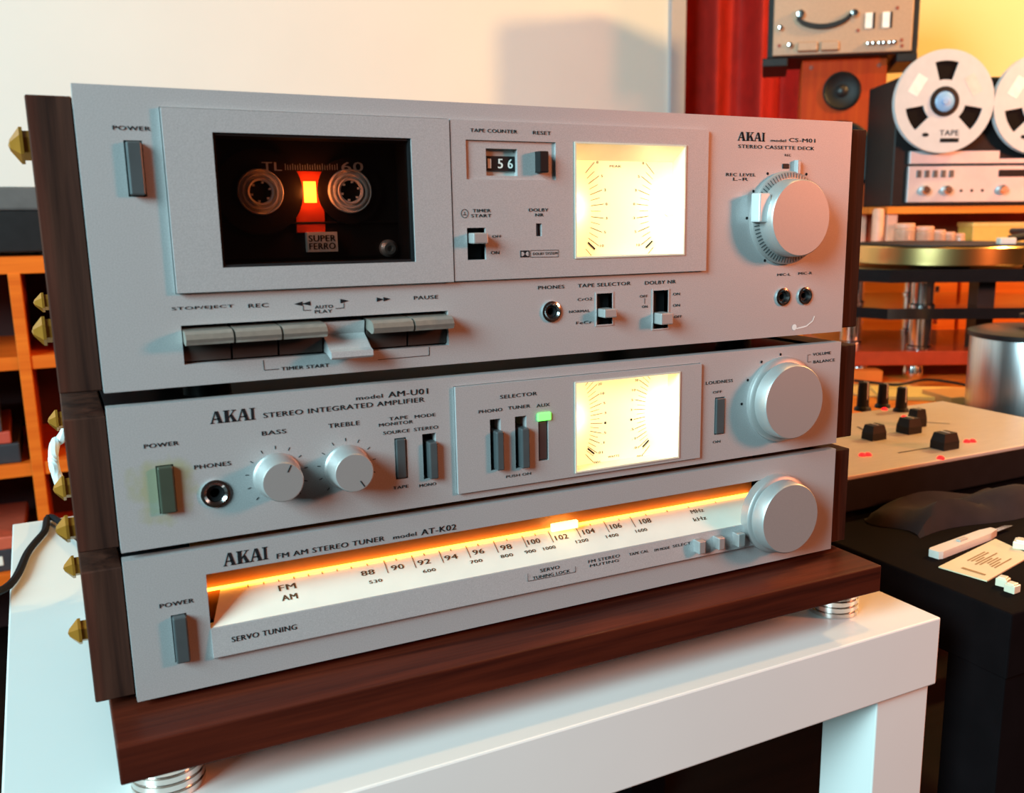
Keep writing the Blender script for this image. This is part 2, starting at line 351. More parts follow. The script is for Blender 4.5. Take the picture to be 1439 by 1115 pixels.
# far yellow wall, turned towards the sideboard
yw = MB().box(0, 3.0, 0, .1, 0, 2.5).build('wall_right', YELLOWM); structure(yw); yw.location = bgloc(A_(1180, 200, 3.0), 3.0, 0); yw.rotation_euler = (0, 0, BZ)
rw = MB().box(-1.2, 1.6, 0, .1, 0, 2.5).build('wall_far', mat('dark_red_wall_paint', (.12, .02, .015), .8, var=.05)); structure(rw); rw.location = bgloc(A_(1000, 200, 3.5), 3.5, 0); rw.rotation_euler = (0, 0, BZ)
# ------------------------------------------------------------------ white side table
TRZ = .0
tt = thing('side_table', 'white square side table carrying the stacked silver hi-fi units', 'table', (.2175, .2365, 0), .012)
MB().rbox(-.283, .283, -.283, .283, .40, .45, .0012).build('tabletop', WHITE, tt)
for sx in (-1, 1):
    for sy in (-1, 1):
        MB().rbox(sx*.2795-(.05 if sx > 0 else 0), sx*.2795+(.05 if sx < 0 else 0), sy*.2795-(.05 if sy > 0 else 0), sy*.2795+(.05 if sy < 0 else 0), 0, .4005, .001).build('leg', WHITE, tt)
# ------------------------------------------------------------------ plinth board on ringed feet
BT = .4939
pl = thing('plinth_board', 'dark reddish wooden plinth board on ringed metal feet under the tuner', 'board', (.2214, .12, .45))
MB().rbox(-.2330, .2330, -.1530, .165, BT-.45-.0185, BT-.45, .0008).build('board', WALNUT_X, pl)
FOOTM = mat('polished_foot_metal', (.75, .70, .66), .18, 1.0, var=.05)
for x in (.0105, .4485):
    for y in (.0035, .245):
        prof = [(0, 0), (.0165, 0)]; hh = BT-.45-.0180
        k = 6
        for i in range(k):
            z = hh*(i+.08)/k; z2 = hh*(i+.72)/k; prof += [(.0172, z), (.0172, z2), (.0158, z2+.0002), (.0158, hh*(i+1)/k)]
        prof.append((0, hh)); MB().lathe((x-.2214, y-.12, 0), prof, 40, 'Z').build('ringed_foot', FOOTM, pl)
ZT0, ZT1, ZA0, ZA1, ZD0, ZD1 = .4979, .5689, .5731, .6416, .6485, .7809
XL, XR = -.0178, .4608
# ------------------------------------------------------------------ cassette deck
D = Unit('cassette_deck', 'silver cassette deck with walnut sides on top of the stack', 'cassette deck', ZD0, ZD1, [(98, 117), (1195, 171), (1183, 468), (143, 552)])
R = D.root
body_shell(D, D.h-.006); unit_feet(D, ZD0-ZA1+.0053)
cl = cheek(D, XL, 0, D.h-.0045, 0); cr_ = cheek(D, PW, XR, D.h-.0035, .001)
door = D.quad((219, 147), (624, 169), (629.5, 399), (243, 410)); sub = D.quad((626, 168.5), (988, 182), (986, 382), (631, 394))
sub = (door[1]+.0006, sub[1], sub[2], sub[3])
pwr = D.quad((173, 199), (195, 199), (201, 274), (179.5, 274)); keys = D.quad((250, 457), (625, 437), (625, 486), (255, 512))
ts = D.rect(834, 413, 856, 457); dn = D.rect(914, 409, 935, 463)
jr1 = .0058; jr2 = .0056
holes = [door, sub, grow(pwr, .0006), keys, ts, dn, hole_for_jack(D, 770, 438.6, jr1), hole_for_jack(D, 1098, 418.6, jr2), hole_for_jack(D, 1129, 417, jr2)]
fp = plate(0, PW, 0, D.h, holes, 0, .007).build('front_panel', ALU, R); fp['label'] = 'satin silver front panel'
for q in ((770, 438.6, jr1), (1098, 418.6, jr2), (1129, 417, jr2)): jack(D, *q, R)
button(D, pwr, R, .0035, 'power_button', ALU2 if 0 else DKBTN)
# cassette door
win = D.quad((292.5, 184), (570, 196.5), (576, 368), (307.6, 375))
DY = -.0026
dr = plate(door[0]+.0004, door[1]-.0002, door[2]+.0004, door[3]-.0004, [win], DY, .0065).build('cassette_door', ALU2, R); dr['label'] = 'silver framed cassette door'
plate(win[0], win[1], win[2], win[3], [grow(win, -.0012)], DY+.0012, .020).build('window_frame', BLACK, dr)
MB().box(win[0]+.001, win[1]-.001, .0010, .0020, win[2]+.001, win[3]-.001).build('window_pane', GLASS, dr)
bay = MB(); bay.box(win[0]-.008, win[1]+.008, .030, .0315, win[2]-.006, win[3]+.006); bay.build('cassette_bay', BLACK, dr)
# sub panel with counter and meter
SY = -.0022
cfr = D.quad((645.6, 197.5), (773, 198), (773, 254), (647, 252)); cw = D.rect(676, 209, 720, 247); rs = D.rect(745, 213, 758, 243)
tsw = D.rect(649, 320, 675, 365); led = D.rect(745.5, 314, 753.5, 332); mw = D.quad((801, 203), (954, 205), (953, 357), (802, 361))
sp = plate(*sub, [grow(cfr, -.0002), tsw, led, grow(mw, .0005)], SY, .0065).build('meter_panel', ALU, R); sp['label'] = 'raised silver panel with tape counter and meter'
rec = plate(*grow(cfr, -.0002), [cw, rs], SY+.0012, .006).build('counter_recess', ALU2, sp)
MB().box(cw[0], cw[1], .003, .005, cw[2], cw[3]).build('counter_drum', mat('grey_counter_frame', (.45, .47, .45), .5), sp)
band = (cw[0]+.0004, cw[1]-.0004, D(698, 240)[1], D(698, 219)[1])
bb = MB(); bb.box(band[0], band[1], .0016, .0032, band[2], band[3]); bb.build('counter_band', BLACK, sp)
ct = MB(); wd = (band[1]-band[0])/3; hh = band[3]-band[2]
for i, t in enumerate('156'): text_on(ct, t, (band[0]+wd*(i+.28), .0014, band[2]+hh*.18), (wd*(.30 if t == '1' else .48), 0, 0), (0, 0, hh*.64))
ct.build('counter_digits', mat('white_digits', (.75, .80, .75), .6), sp)
MB().rbox(rs[0], rs[1], -.0065, .004, rs[2], rs[3], .0006).build('reset_button', BLACK, sp)
slide_switch(D, tsw, (tsw[0]+.001, tsw[1]-.0012, D(662, 342)[1], D(662, 327)[1]), sp, .0085)
MB().box(led[0], led[1], .001, .003, led[2], led[3]).build('indicator_lens', mat('dark_red_lens', (.08, .015, .015), .3), sp)
meter(D, mw, sp, SY, .0080, .0095, dict(cz=.47, n=15, num=['20', '10', '5', '3', '0', '3', '5', '8']))
for a in [('TAPE COUNTER', 652, 184, 720, 184.5, 5), ('RESET', 740, 187, 766, 187, 5), ('TIMER', 656, 296, 682, 296, 4.5), ('START', 654, 303, 683, 303, 4.5), ('OFF', 684, 332, 697, 332, 3.6), ('ON', 682, 355, 694, 355, 4.4),
          ('DOLBY', 735, 295, 763, 295, 4.5), ('NR', 744, 302, 756, 302, 4.2), ('DOLBY SYSTEM', 741, 356.5, 776, 356, 3.6)]: D.text(*a, sp, SY-.0002)
D.line([(737.5, 352), (777, 351.5), (777, 361), (737.5, 361.5), (737.5, 352)], .25, sp, SY-.0002)
mb = MB(); q = D.rect(723.5, 352, 736, 361.5)
mb.box(q[0], q[1], SY-.0002, SY, q[2], q[3]); mb.build('double_d_symbol', INK, sp)
mb = MB()
for sgn, cx in ((1, q[0]+(q[1]-q[0])*.10), (-1, q[0]+(q[1]-q[0])*.90)):
    hw = (q[1]-q[0])*.34; cz = (q[2]+q[3])/2; hz = (q[3]-q[2])*.34
    mb.poly([(cx, SY-.0003, cz-hz), *[(cx+sgn*hw*math.cos(t), SY-.0003, cz+hz*math.sin(t)) for t in np.linspace(-math.pi/2, math.pi/2, 9)], (cx, SY-.0003, cz+hz)])
mb.build('double_d_symbol', ALU2, sp)
mb = MB(); u, v = D(645, 300); 
for k in range(24):
    a, b = 2*math.pi*k/24, 2*math.pi*(k+1)/24; mb.quadline((u+.0019*math.cos(a), v+.0021*math.sin(a)), (u+.0019*math.cos(b), v+.0021*math.sin(b)), .0003, SY-.0002)
mb.quadline((u-.001, v-.0006), (u+.001, v-.0006), .0003, SY-.0002); mb.quadline((u, v-.0006), (u, v+.001), .0003, SY-.0002); mb.build('timer_symbol', INK, sp)
# piano keys
PH = keys[3]-keys[2]; nk = 6; kw = (keys[1]-keys[0])/nk
KEYM = mat('satin_key_metal', (.50, .46, .40), .35, .75, var=.08, scale=300)
KDARK = mat('brown_key_skirt', (.05, .035, .03), .45, .2, var=.1)
for k in range(nk):
    a, b = keys[0]+kw*k+.0005, keys[0]+kw*(k+1)-.0005; z0, z1 = keys[2], keys[3]
    mb = MB(); zt, zm = z1-.0016, z1-PH*.46
    if k != 3:
        prof = [(.008, zt), (-.006, zt-.0006), (-.0090, zt-.0018), (-.0102, zt-.0040), (-.0098, zm+.0012), (-.0085, zm), (-.0055, zm-.0004), (.002, zm+.001), (.008, zm)]
        ko = mb.prism(prof, a, b, 'YZ').build('tape_key', KEYM, R)
        MB().prism([(.0075, zm+.002), (.0015, zm+.001), (.0030, z0+.001), (.0075, z0+.001)], a, b, 'YZ').build('key_skirt', KDARK, ko)
    else:
        prof = [(.010, zt-.001), (.0020, zt-.001), (.0035, zt-PH*.40), (-.0070, z0+.0030), (-.0105, z0+.0022), (-.0108, z0-.0006), (-.0095, z0-.0016), (.0, z0+.0006), (.010, z0+.0006)]
        ko = mb.prism(prof, a, b, 'YZ').build('tape_key', ALU2, R); ko['label'] = 'play key pressed in'
for a in [('STOP/EJECT', 237, 433.5, 326, 430, 5.5), ('REC', 344, 429.5, 373, 428, 5.5), ('AUTO', 437, 431.5, 463, 430, 4.6), ('PLAY', 437, 438, 462, 436.5, 4.6), ('PAUSE', 576, 418.5, 611, 417.5, 5.2), ('TIMER START', 390, 517.5, 459, 514, 5),
          ('PHONES', 751, 404.5, 789, 403.5, 5), ('TAPE SELECTOR', 807, 401.5, 884, 399.5, 5), ('CrO2', 807, 421.5, 828, 421, 4), ('NORMAL', 795, 438.5, 825, 438, 3.6), ('FeCr', 805, 454.5, 828, 454, 4),
          ('DOLBY NR', 902, 398.5, 947, 396.5, 5), ('OFF', 895, 417.5, 906, 417, 3.6), ('ON', 898, 432, 906, 432, 3.6), ('ON', 942, 414.5, 952, 414, 3.8), ('ON', 942, 430.5, 952, 430, 3.8), ('OFF', 944, 446.5, 955, 446, 3.6),
          ('POWER', 155.5, 179.5, 209.5, 180.5, 6), ('model', 1079, 197, 1101, 197.5, 4), ('CS-M01', 1105, 196.5, 1143, 197.5, 5.5), ('STEREO CASSETTE DECK', 1033, 205.5, 1144, 208.5, 5), ('REC', 1099, 218, 1108, 218, 3.2),
          ('REC LEVEL', 1016, 245, 1059, 246, 4.4), ('L-R', 1026, 251.5, 1048, 252, 4.4), ('MIC-L', 1090, 387, 1109, 387, 3.6), ('MIC-R', 1120, 385.5, 1140, 385, 3.6)]: D.text(*a, fp)
D.logo(1032.5, 191, 1071, 192.5, 12.5, fp)
mb = MB()
def tri(U, x, y, sx, hw):
    u, v = U(x, y); u2 = U(x+sx, y)[0]; mb.poly([(u, -.0002, v-hw), (u, -.0002, v+hw), (u2, -.0002, v)])
tri(D, 420, 426.5, -12, .0011); tri(D, 431, 426, -12, .0011); tri(D, 473, 423, 12, .0011); tri(D, 524, 421, 10, .0011); tri(D, 533.5, 420.5, 10, .0011); mb.build('transport_symbol', INK, fp)
D.line([(421, 429), (421, 436), (432, 435.5)], .3, fp); D.line([(466, 433.5), (478, 432.5), (478, 426)], .3, fp)
D.line([(365, 506), (366.5, 520), (387, 518.5)], .3, fp); D.line([(526, 506), (598, 500), (598, 488)], .3, fp)
D.line([(902, 420), (902, 428)], .3, fp)
slide_switch(D, ts, (ts[0]+.001, ts[1]-.001, D(846, 446)[1], D(846, 434)[1]), R, .0075)
slide_switch(D, dn, (dn[0]+.001, dn[1]-.001, D(925, 456)[1], D(925, 440)[1]), R, .0075)
ko, ku, kv = knob(D, 1101, 307, [(0, -1), (28.2, -1), (28.2, 2.2), (27.2, 3.2), (23.6, 3.8), (23.0, 13.6), (22.2, 14.6), (0, 14.6)], R, 'level_knob')
mb = MB()
for k in range(72):
    a = 2*math.pi*k/72; mb.add([(ku+r*math.cos(a+t), y, kv+r*math.sin(a+t)) for r, y, t in ((.0272, -.0033, -.012), (.0272, -.0033, .012), (.0240, -.0042, .012), (.0240, -.0042, -.012))], [(0, 1, 2, 3)])
mb.build('knurl_ring', DKBTN, ko)
a = math.radians(166); cx, cz = ku+.0262*math.cos(a), kv+.0262*math.sin(a)
MB().rbox(cx-.0035, cx+.0050, -.0105, -.002, cz-.0085, cz+.0085, .0008).build('balance_tab', mat('bright_tab_metal', (.85, .87, .87), .4, .5, var=.02), ko)
s1 = D.rect(1113, 225, 1118, 245); MB().rbox(s1[0], s1[1], -.003, .001, s1[2], s1[3], .0005).build('record_marker', ALU2, R)
s1 = D.rect(1096, 230, 1105, 237); MB().rbox(s1[0], s1[1], -.0006, .001, s1[2], s1[3], .0004).build('record_indicator', BLACK, R)
mb = MB()
for q in ((1075, 244), (1055, 269), (1046, 307), (1072, 367), (1130, 245)): D.dot(*q, .9, mb)
mb.build('dial_mark', INK, fp)
mb = MB(); D.dot(1115, 462, 2.0, mb); mb.build('scuff_mark', mat('worn_bare_metal', (.85, .84, .80), .5), fp)
D.line([(1118, 464), (1132, 460.5), (1141, 453), (1143.5, 446)], .9, fp, name='scuff_mark', m_=MATS['worn_bare_metal'])
STUDS = [(cl, D, 45, 205, .03, .0080), (cl, D, 66, 425, .20, .0060), (cl, D, 70, 465, .05, .0070)]
# ------------------------------------------------------------------ cassette in the deck
hub1 = D.deep(363, 269, .014); hub2 = D.deep(489, 268, .014)
cz = (hub1[1]+hub2[1])/2; cxm = (hub1[0]+hub2[0])/2
K = thing('compact_cassette', 'dark compact cassette lit orange from behind inside the deck door', 'cassette', (cxm, .0, ZD0+cz))
dxh = (hub2[0]-hub1[0])/2
SHELL = mat('smoked_cassette_shell', (.022, .014, .013), .3, var=.1)
MB().rbox(-.050, .050, .0205, .0295, -.034, .030, .002).build('shell', SHELL, K)
def rel(x, y, Y): u, v = D.deep(x, y, Y); return u-cxm, v-cz
g0 = rel(407, 240, .019); g1 = rel(452, 326, .019)
REDW = mat('red_tape_window', (.75, .06, .02), .5, var=.05)
MB().box(g0[0], g1[0], .0188, .0206, g1[1], g0[1]).build('tape_window', REDW, K)
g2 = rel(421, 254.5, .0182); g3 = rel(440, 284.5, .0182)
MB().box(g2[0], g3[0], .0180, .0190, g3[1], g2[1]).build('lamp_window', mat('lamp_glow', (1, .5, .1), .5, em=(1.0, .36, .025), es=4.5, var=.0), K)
TAPE = mat('brown_tape_pack', (.016, .009, .008), .35, var=.15, scale=400)
for sx, hb, rt in ((-1, hub1, .0205), (1, hub2, .0162)):
    hx = hb[0]-cxm; hz = hb[1]-cz
    MB().lathe((hx, .0206, hz), [(.006, 0), (.006, .0028), (rt, .0028), (rt, 0)], 56).build('tape_pack', TAPE, K)
    HUBM = mat('clear_hub_plastic', (.85, .80, .78), .22, var=.05, spec=.6)
    h = MB(); h.lathe((hx, .0178, hz), [(.0052, 0), (.0052, .0022), (.0062, .0026), (.0066, .0010), (.0074, .0010), (.0078, .0022), (.0086, .0022), (.0088, .0008), (.0100, .0008), (.0104, .0020), (.0108, .0018), (.0110, 0)], 44)
    for k in range(6):
        a = math.pi/3*k+.3; ca, sa = math.cos(a), math.sin(a); h.box(hx+.0045*ca-.0005, hx+.0045*ca+.0005, .0155, .0178, hz+.0045*sa-.0005, hz+.0045*sa+.0005)
    ho = h.build('hub', HUBM, K)
    MB().lathe((hx, .0176, hz), [(0, 0), (.0052, 0), (.0052, -.001)], 24).build('spindle', BLACK, ho)
def ktext(t, x0, y0, x1, y1, hp, Y, mt, parent=K, name='lettering'):
    a = rel(x0, y0, Y); b = rel(x1, y1, Y); h_ = abs(rel(x0, y0-hp/2, Y)[1]-rel(x0, y0+hp/2, Y)[1]); mb = MB()
    text_on(mb, t, (a[0], Y, (a[1]+b[1])/2-h_/2), (b[0]-a[0], 0, 0), (0, 0, h_)); return mb.build(name, mt, parent)
CPRINT = mat('grey_cassette_print', (.62, .58, .55), .6)
ktext('TL', 363, 233.5, 391, 233.5, 12, .0150, CPRINT); ktext('60', 474, 234, 505, 234, 13, .0150, CPRINT)
mb = MB()
for k in range(22):
    a = rel(396+k*3.45, 235, .015); mb.quadline((a[0], a[1]-.0012), (a[0], a[1]+(.0012 if k % 3 else .0018)), .0003, .015)
mb.build('scale_ticks', CPRINT, K)
la = rel(426, 326, .016); lb = rel(470, 353, .016)
lo = MB().box(la[0], lb[0], .0160, .0200, lb[1], la[1]).build('paper_label', mat('grey_label_paper', (.78, .74, .70), .6), K)
ktext('SUPER', 428.5, 334.5, 467, 334.5, 9, .0158, INK, lo); ktext('FERRO', 429.5, 345.5, 467, 345.5, 9, .0158, INK, lo)
sc = rel(543, 349, .016); MB().lathe((sc[0], .0205, sc[1]), [(.0045, 0), (.0045, .003), (.0030, .0045), (.0015, .0045), (.0012, .003), (0, .003)], 20).build('shell_screw', KNOB, K)
rr = rel(300, 309, .018); r2 = rel(566, 312, .018); MB().rbox(-.050, .050, .0185, .0206, rr[1]-.0022, rr[1]-.0012, .0003).build('shell_rib', SHELL, K)
l = light('cassette_lamp', 'POINT', (*(np.array([0., .0125, 0.])+np.array([(g2[0]+g3[0])/2, 0, (g2[1]+g3[1])/2])),), .014, (1.0, .25, .04), .003); l.parent = K
# ------------------------------------------------------------------ amplifier
Am = Unit('stereo_amplifier', 'silver amplifier with lit meter and walnut sides between the deck and tuner', 'amplifier', ZA0, ZA1, [(151, 573), (1181, 482), (1177, 624), (170, 777)])
R = Am.root
body_shell(Am, Am.h-.0055); unit_feet(Am, ZA0-ZT1+.0053)
al = cheek(Am, XL, 0, Am.h-.005, .0005); cheek(Am, PW, XR+.0008, Am.h-.004, .0005)
sub = Am.quad((636, 543.5), (983, 511), (983, 644), (642.5, 695)); pwr = Am.quad((221, 654), (243, 653), (248, 718), (225, 719))
tm = Am.quad((556, 617), (570, 616), (571, 671), (557, 673)); md = Am.quad((594, 611), (612, 609), (613, 671), (596, 673)); ld = Am.quad((1005, 561), (1017, 560), (1018, 610), (1006, 611))
jr = .0068
holes = [sub, grow(pwr, .0004), grow(tm, .0005), grow(md, .0003), grow(ld, .0005), hole_for_jack(Am, 302.6, 692.6, jr)]
AMPALU = ALU.copy(); AMPALU.name = 'stained_aluminium'
nt = AMPALU.node_tree; bs = nt.nodes['Principled BSDF']; tc = [n for n in nt.nodes if n.type == 'TEX_COORD'][0]
pu = ((pwr[0]+pwr[1])/2, (pwr[2]+pwr[3])/2)
vs = nt.nodes.new('ShaderNodeVectorMath'); vs.operation = 'DISTANCE'; vs.inputs[1].default_value = (pu[0]-.001, 0, pu[1])
n3 = nt.nodes.new('ShaderNodeTexNoise'); n3.inputs['Scale'].default_value = 120; nt.links.new(tc.outputs['Object'], n3.inputs['Vector'])
ad = nt.nodes.new('ShaderNodeMath'); ad.operation = 'MULTIPLY_ADD'; ad.inputs[1].default_value = .022; nt.links.new(n3.outputs[0], ad.inputs[0]); nt.links.new(tc.outputs['Object'], vs.inputs[0]); nt.links.new(vs.outputs['Value'], ad.inputs[2])
mr = nt.nodes.new('ShaderNodeMapRange'); mr.inputs[1].default_value = .020; mr.inputs[2].default_value = .028; mr.inputs[3].default_value = .75; mr.inputs[4].default_value = 0; nt.links.new(ad.outputs[0], mr.inputs[0])
mxn = nt.nodes.new('ShaderNodeMix'); mxn.data_type = 'RGBA'; old = bs.inputs['Base Color'].links[0].from_socket
nt.links.new(mr.outputs[0], mxn.inputs[0]); nt.links.new(old, mxn.inputs[6]); mxn.inputs[7].default_value = (.40, .40, .22, 1); nt.links.new(mxn.outputs[2], bs.inputs['Base Color'])
fp = plate(0, PW, 0, Am.h, holes, 0, .007).build('front_panel', AMPALU, R); fp['label'] = 'silver front panel stained around the power button'
button(Am, pwr, R, .003, 'power_button', mat('olive_grey_button', (.07, .085, .06), .35, .3)); jack(Am, 302.6, 692.6, jr, R)
SL = mat('slot_light_edge', (.6, .6, .58), .4, .6)
button(Am, tm, R, .0008, 'push_button'); button(Am, (md[0]+.0022, md[1], md[2], md[3]-.004), R, .0035, 'push_button'); button(Am, ld, R, .001, 'push_button')
PROF = [(0, -1), (11.6, -1), (11.6, .8), (10.9, 1.4), (10.5, 2), (9.9, 13), (9.4, 13.6), (0, 13.6)]
for kx, ky, am in ((389.5, 668, 62), (487.5, 656, -58)):
    ko, ku, kv = knob(Am, kx, ky, PROF, R, 'tone_knob', 48)
    a = math.radians(am); MB().quadline((ku+.0052*math.cos(a), kv+.0052*math.sin(a)), (ku+.0090*math.cos(a), kv+.0090*math.sin(a)), .0006, -.01375).build('pointer_line', INK, ko)
    mb = MB()
    for k in range(11):
        t = math.radians(225-27*k); mb.quadline((ku+.0135*math.cos(t), kv+.0135*math.sin(t)), (ku+.0152*math.cos(t), kv+.0152*math.sin(t)), .0004, -.0002)
    mb.build('dial_mark', INK, fp)
ko, ku, kv = knob(Am, 1097, 562, [(0, -1), (27.4, -1), (27.4, 2.5), (26.4, 3.5), (24.4, 4.2), (23.8, 12.6), (23.0, 13.6), (0, 13.6)], R, 'volume_knob')
mb = MB()
for q in ((1095.6, 499.5), (1069, 510), (1050, 535.5), (1042, 569)): Am.dot(*q, .9, mb)
mb.build('dial_mark', INK, fp)
SY = -.0018
bts = [Am.quad((686, 589), (701, 588), (703, 659), (688, 661)), Am.quad((721, 585), (737, 584), (739, 656), (723, 658)), Am.quad((754, 592), (768, 591), (769, 646), (755, 648))]
ledq = Am.quad((752.5, 580), (771, 579), (771, 590), (752.5, 591)); mw = Am.quad((806.5, 538.6), (951, 525), (950, 642), (808, 662.5))
sp = plate(*grow(sub, -.0003), bts+[grow(mw, .0005)], SY, .0065).build('meter_panel', ALU, R); sp['label'] = 'raised silver panel with selector buttons and meter'
for i, b in enumerate(bts):
    if i < 2: button(Am, (b[0]+.0024, b[1]+.0003, b[2]+.0003, b[3]-.0065), sp, .0055, 'selector_button')
    else: button(Am, (b[0]+.0004, b[1]-.0004, b[2]+.0004, b[3]-.0004), sp, .0012, 'selector_button', mat('brown_button_plastic', (.09, .05, .045), .4, .3))
MB().rbox(*ledq[:2], SY-.0012, SY+.001, *ledq[2:], .0006).build('green_indicator', mat('green_lamp', (.1, .8, .1), .4, em=(.12, 1.0, .10), es=2.2, var=0), sp)
meter(Am, mw, sp, SY, 0.0, .0095, dict(cz=.52, n=19, num=['.001', '.01', '.1', '.5', '1', '3', '5', '10', '20', '50']))
for a in [('SELECTOR', 700, 557.5, 753, 552.5, 5), ('PHONO', 670, 578, 704, 575, 4.6), ('TUNER', 711, 573, 743, 570, 4.6), ('AUX', 751, 570, 770, 568, 4.6), ('PUSH ON', 709, 669, 745, 665, 3.6)]: Am.text(*a, sp, SY-.0002)
for a in [('STEREO INTEGRATED AMPLIFIER', 370, 583, 602, 561, 7), ('model', 500, 559.5, 538, 556, 5.5), ('AM-U01', 545, 554.5, 602, 549.5, 8), ('POWER', 203, 626, 253, 621.5, 6), ('PHONES', 273, 655, 326, 650.5, 6), ('BASS', 368, 608.5, 403, 605, 6), ('TREBLE', 461, 598, 506, 594, 6),
          ('TAPE', 546, 588.5, 573, 586, 4.6), ('MONITOR', 532, 597, 581, 592.5, 4.6), ('MODE', 582, 585.5, 612, 582.5, 4.6), ('SOURCE', 538, 608.5, 576, 604.5, 4.6), ('STEREO', 581, 603.5, 616, 600, 4.6), ('TAPE', 552, 685.5, 574, 683.5, 4.2), ('MONO', 589, 682.5, 613, 680, 4.2),
          ('LOUDNESS', 991, 539.5, 1030, 536, 4.4), ('OFF', 1001, 552.5, 1014, 551.5, 3.4), ('ON', 1002, 622.5, 1013, 621.5, 3.4), ('VOLUME', 1141, 499.5, 1167, 497.5, 4), ('BALANCE', 1142, 510, 1173, 507.5, 4)]: Am.text(*a, fp)
Am.logo(296, 587, 359, 580, 17, fp)
Am.line([(1138, 500), (1134, 500.5), (1134, 510.5), (1139, 510)], .3, fp)
# ------------------------------------------------------------------ tuner
T = Unit('radio_tuner', 'silver radio tuner with glowing orange dial standing on the wooden plinth', 'tuner', ZT0, ZT1, [(176, 791), (1175, 629), (1170, 772), (193, 987)])
R = T.root
body_shell(T, T.h-.0055); unit_feet(T, ZT0-BT)
tl = cheek(T, XL, 0, T.h-.005, .0003); cheek(T, PW, XR, T.h-.004, .0005)
pwr = T.quad((241, 866), (259, 864), (267, 927), (247, 929))
uL = T(292, 850)[0]; uR = T(1075, 700)[0]; vT = (T(288.6, 807)[1]+T(620, 750)[1]+T(1040, 681)[1])/3; vB = (T(297, 887)[1]+T(620, 817)[1]+T(1050, 736)[1])/3; vC = (T(301, 918)[1]+T(620, 849.6)[1]+T(1070, 775)[1])/3
fp = plate(0, PW, 0, T.h, [grow(pwr, .0004), (uL, uR, vB, vT)], 0, .007).build('front_panel', ALU, R); fp['label'] = 'satin silver front panel'
button(T, pwr, R, .004, 'power_button')
BD = .020                                                            # depth of the dial recess
vL = (T.deep(289, 830, BD)[1]+T.deep(620, 775, BD)[1]+T.deep(1045, 690, BD)[1])/3   # height of the lamp strip
REFL = mat('amber_reflector', (.55, .22, .06), .45, var=.04)
mb = MB(); mb.box(uL-.004, uR+.004, BD, BD+.002, vB-.004, vT+.016); mb.box(uL-.004, uR+.004, .0068, BD, vT+.0155, vT+.017); dg_ = mb.build('dial_reflector', REFL, R)
PLATE = mat('cream_dial_plate', (.84, .76, .64), .5, var=.03)
tanp = (vL-vB)/(BD-.001-.0005)
def onplate(x, y, off=.0):
    u, v = T(x, y); P = np.array([u, 0, T.z0+v]); d = P-CAM      # local y,z: z = vB + (y-.0005)*tanp
    z_ = lambda t: CAM[2]+d[2]*t-T.z0; y_ = lambda t: CAM[1]+d[1]*t
    t = (CAM[2]-T.z0-vB-(CAM[1]-.0005)*tanp-off)/(d[1]*tanp-d[2]); return np.array([CAM[0]+d[0]*t, y_(t), z_(t)])
pa = onplate(310, 832)[0]; pb = uR
mb = MB(); mb.add([(uL+.001, .0005, vB), (pb, .0005, vB), (pb, BD-.001, vL), (pa, BD-.001, vL), (uL+.001, .0015, vB-.002), (pb, .0015, vB-.002), (pb, BD, vL-.003), (pa, BD, vL-.003)], [(0, 1, 2, 3), (7, 6, 5, 4), (0, 4, 5, 1), (3, 2, 6, 7), (0, 3, 7, 4), (1, 5, 6, 2)])
dp = mb.build('dial_plate', PLATE, R)
mb = MB(); mb.box(uL-.003, uR+.002, BD-.0026, BD-.0004, vL-.0002, vL+.0008); ls = mb.build('dial_lamp', mat('dial_lamp_glow', (1, .6, .2), .5, em=(1.0, .38, .04), es=6, var=0), R)
pt = T.deep(768, 722, BD-.006); pt2 = T.deep(805, 737, BD-.006)
MB().rbox(pt[0], pt2[0], BD-.0080, BD-.0050, vL+.0003, vL+.0052, .0006).build('dial_pointer', mat('pointer_glow', (1, .95, .6), .4, em=(1.0, .82, .30), es=2.0, var=0), R)
DINK = mat('brown_dial_ink', (.10, .045, .02), .7, spec=.1)
def ptext(t, x0, y0, x1, y1, hp):
    a = onplate(x0, y0, .0004); b = onplate(x1, y1, .0004); c = onplate(x0, y0-hp/2, .0004)-onplate(x0, y0+hp/2, .0004); c[0] = 0; mb = MB()
    mid = (a+b)/2; P0 = np.array([a[0], mid[1], mid[2]])-c/2; text_on(mb, t, P0, (b[0]-a[0], 0, 0), c); mb.build('lettering', DINK, dp)
FMX = [(502, 521, 806), (544, 562, 798.2), (581, 599, 791), (618.5, 637, 784.3), (658, 674, 776.5), (697, 713, 770), (735, 753, 762), (774, 792.5, 755.7), (813, 830, 747.6), (852, 868, 740), (894, 910, 732.7)]
for n, (x0, x1, y) in zip(range(88, 109, 2), FMX): ptext(str(n), x0, y+1, x1, y-1, 7)
for t, x0, x1, y in [('530', 513, 532, 818), ('600', 588, 606.5, 803), ('700', 654, 672, 790), ('800', 697, 715, 782), ('900', 731, 747, 776), ('1000', 757, 775, 771), ('1200', 803, 821.5, 761), ('1400', 846, 864, 753.7), ('1600', 888, 905, 746)]: ptext(t, x0, y+1, x1, y-1, 4.5)
for a in [('FM', 388, 828, 412, 824, 8), ('AM', 392, 842, 414, 838, 8), ('MHz', 967, 720, 985, 716.5, 5.5), ('kHz', 971, 731, 989, 727.5, 5.5)]: ptext(*a)
mb = MB()
SHORT = [346, 367.5, 388, 409, 429, 448, 468.5, 488, 510, 550, 589, 626, 664, 704, 744, 784, 821.5, 862, 900, 930, 960.5, 999]
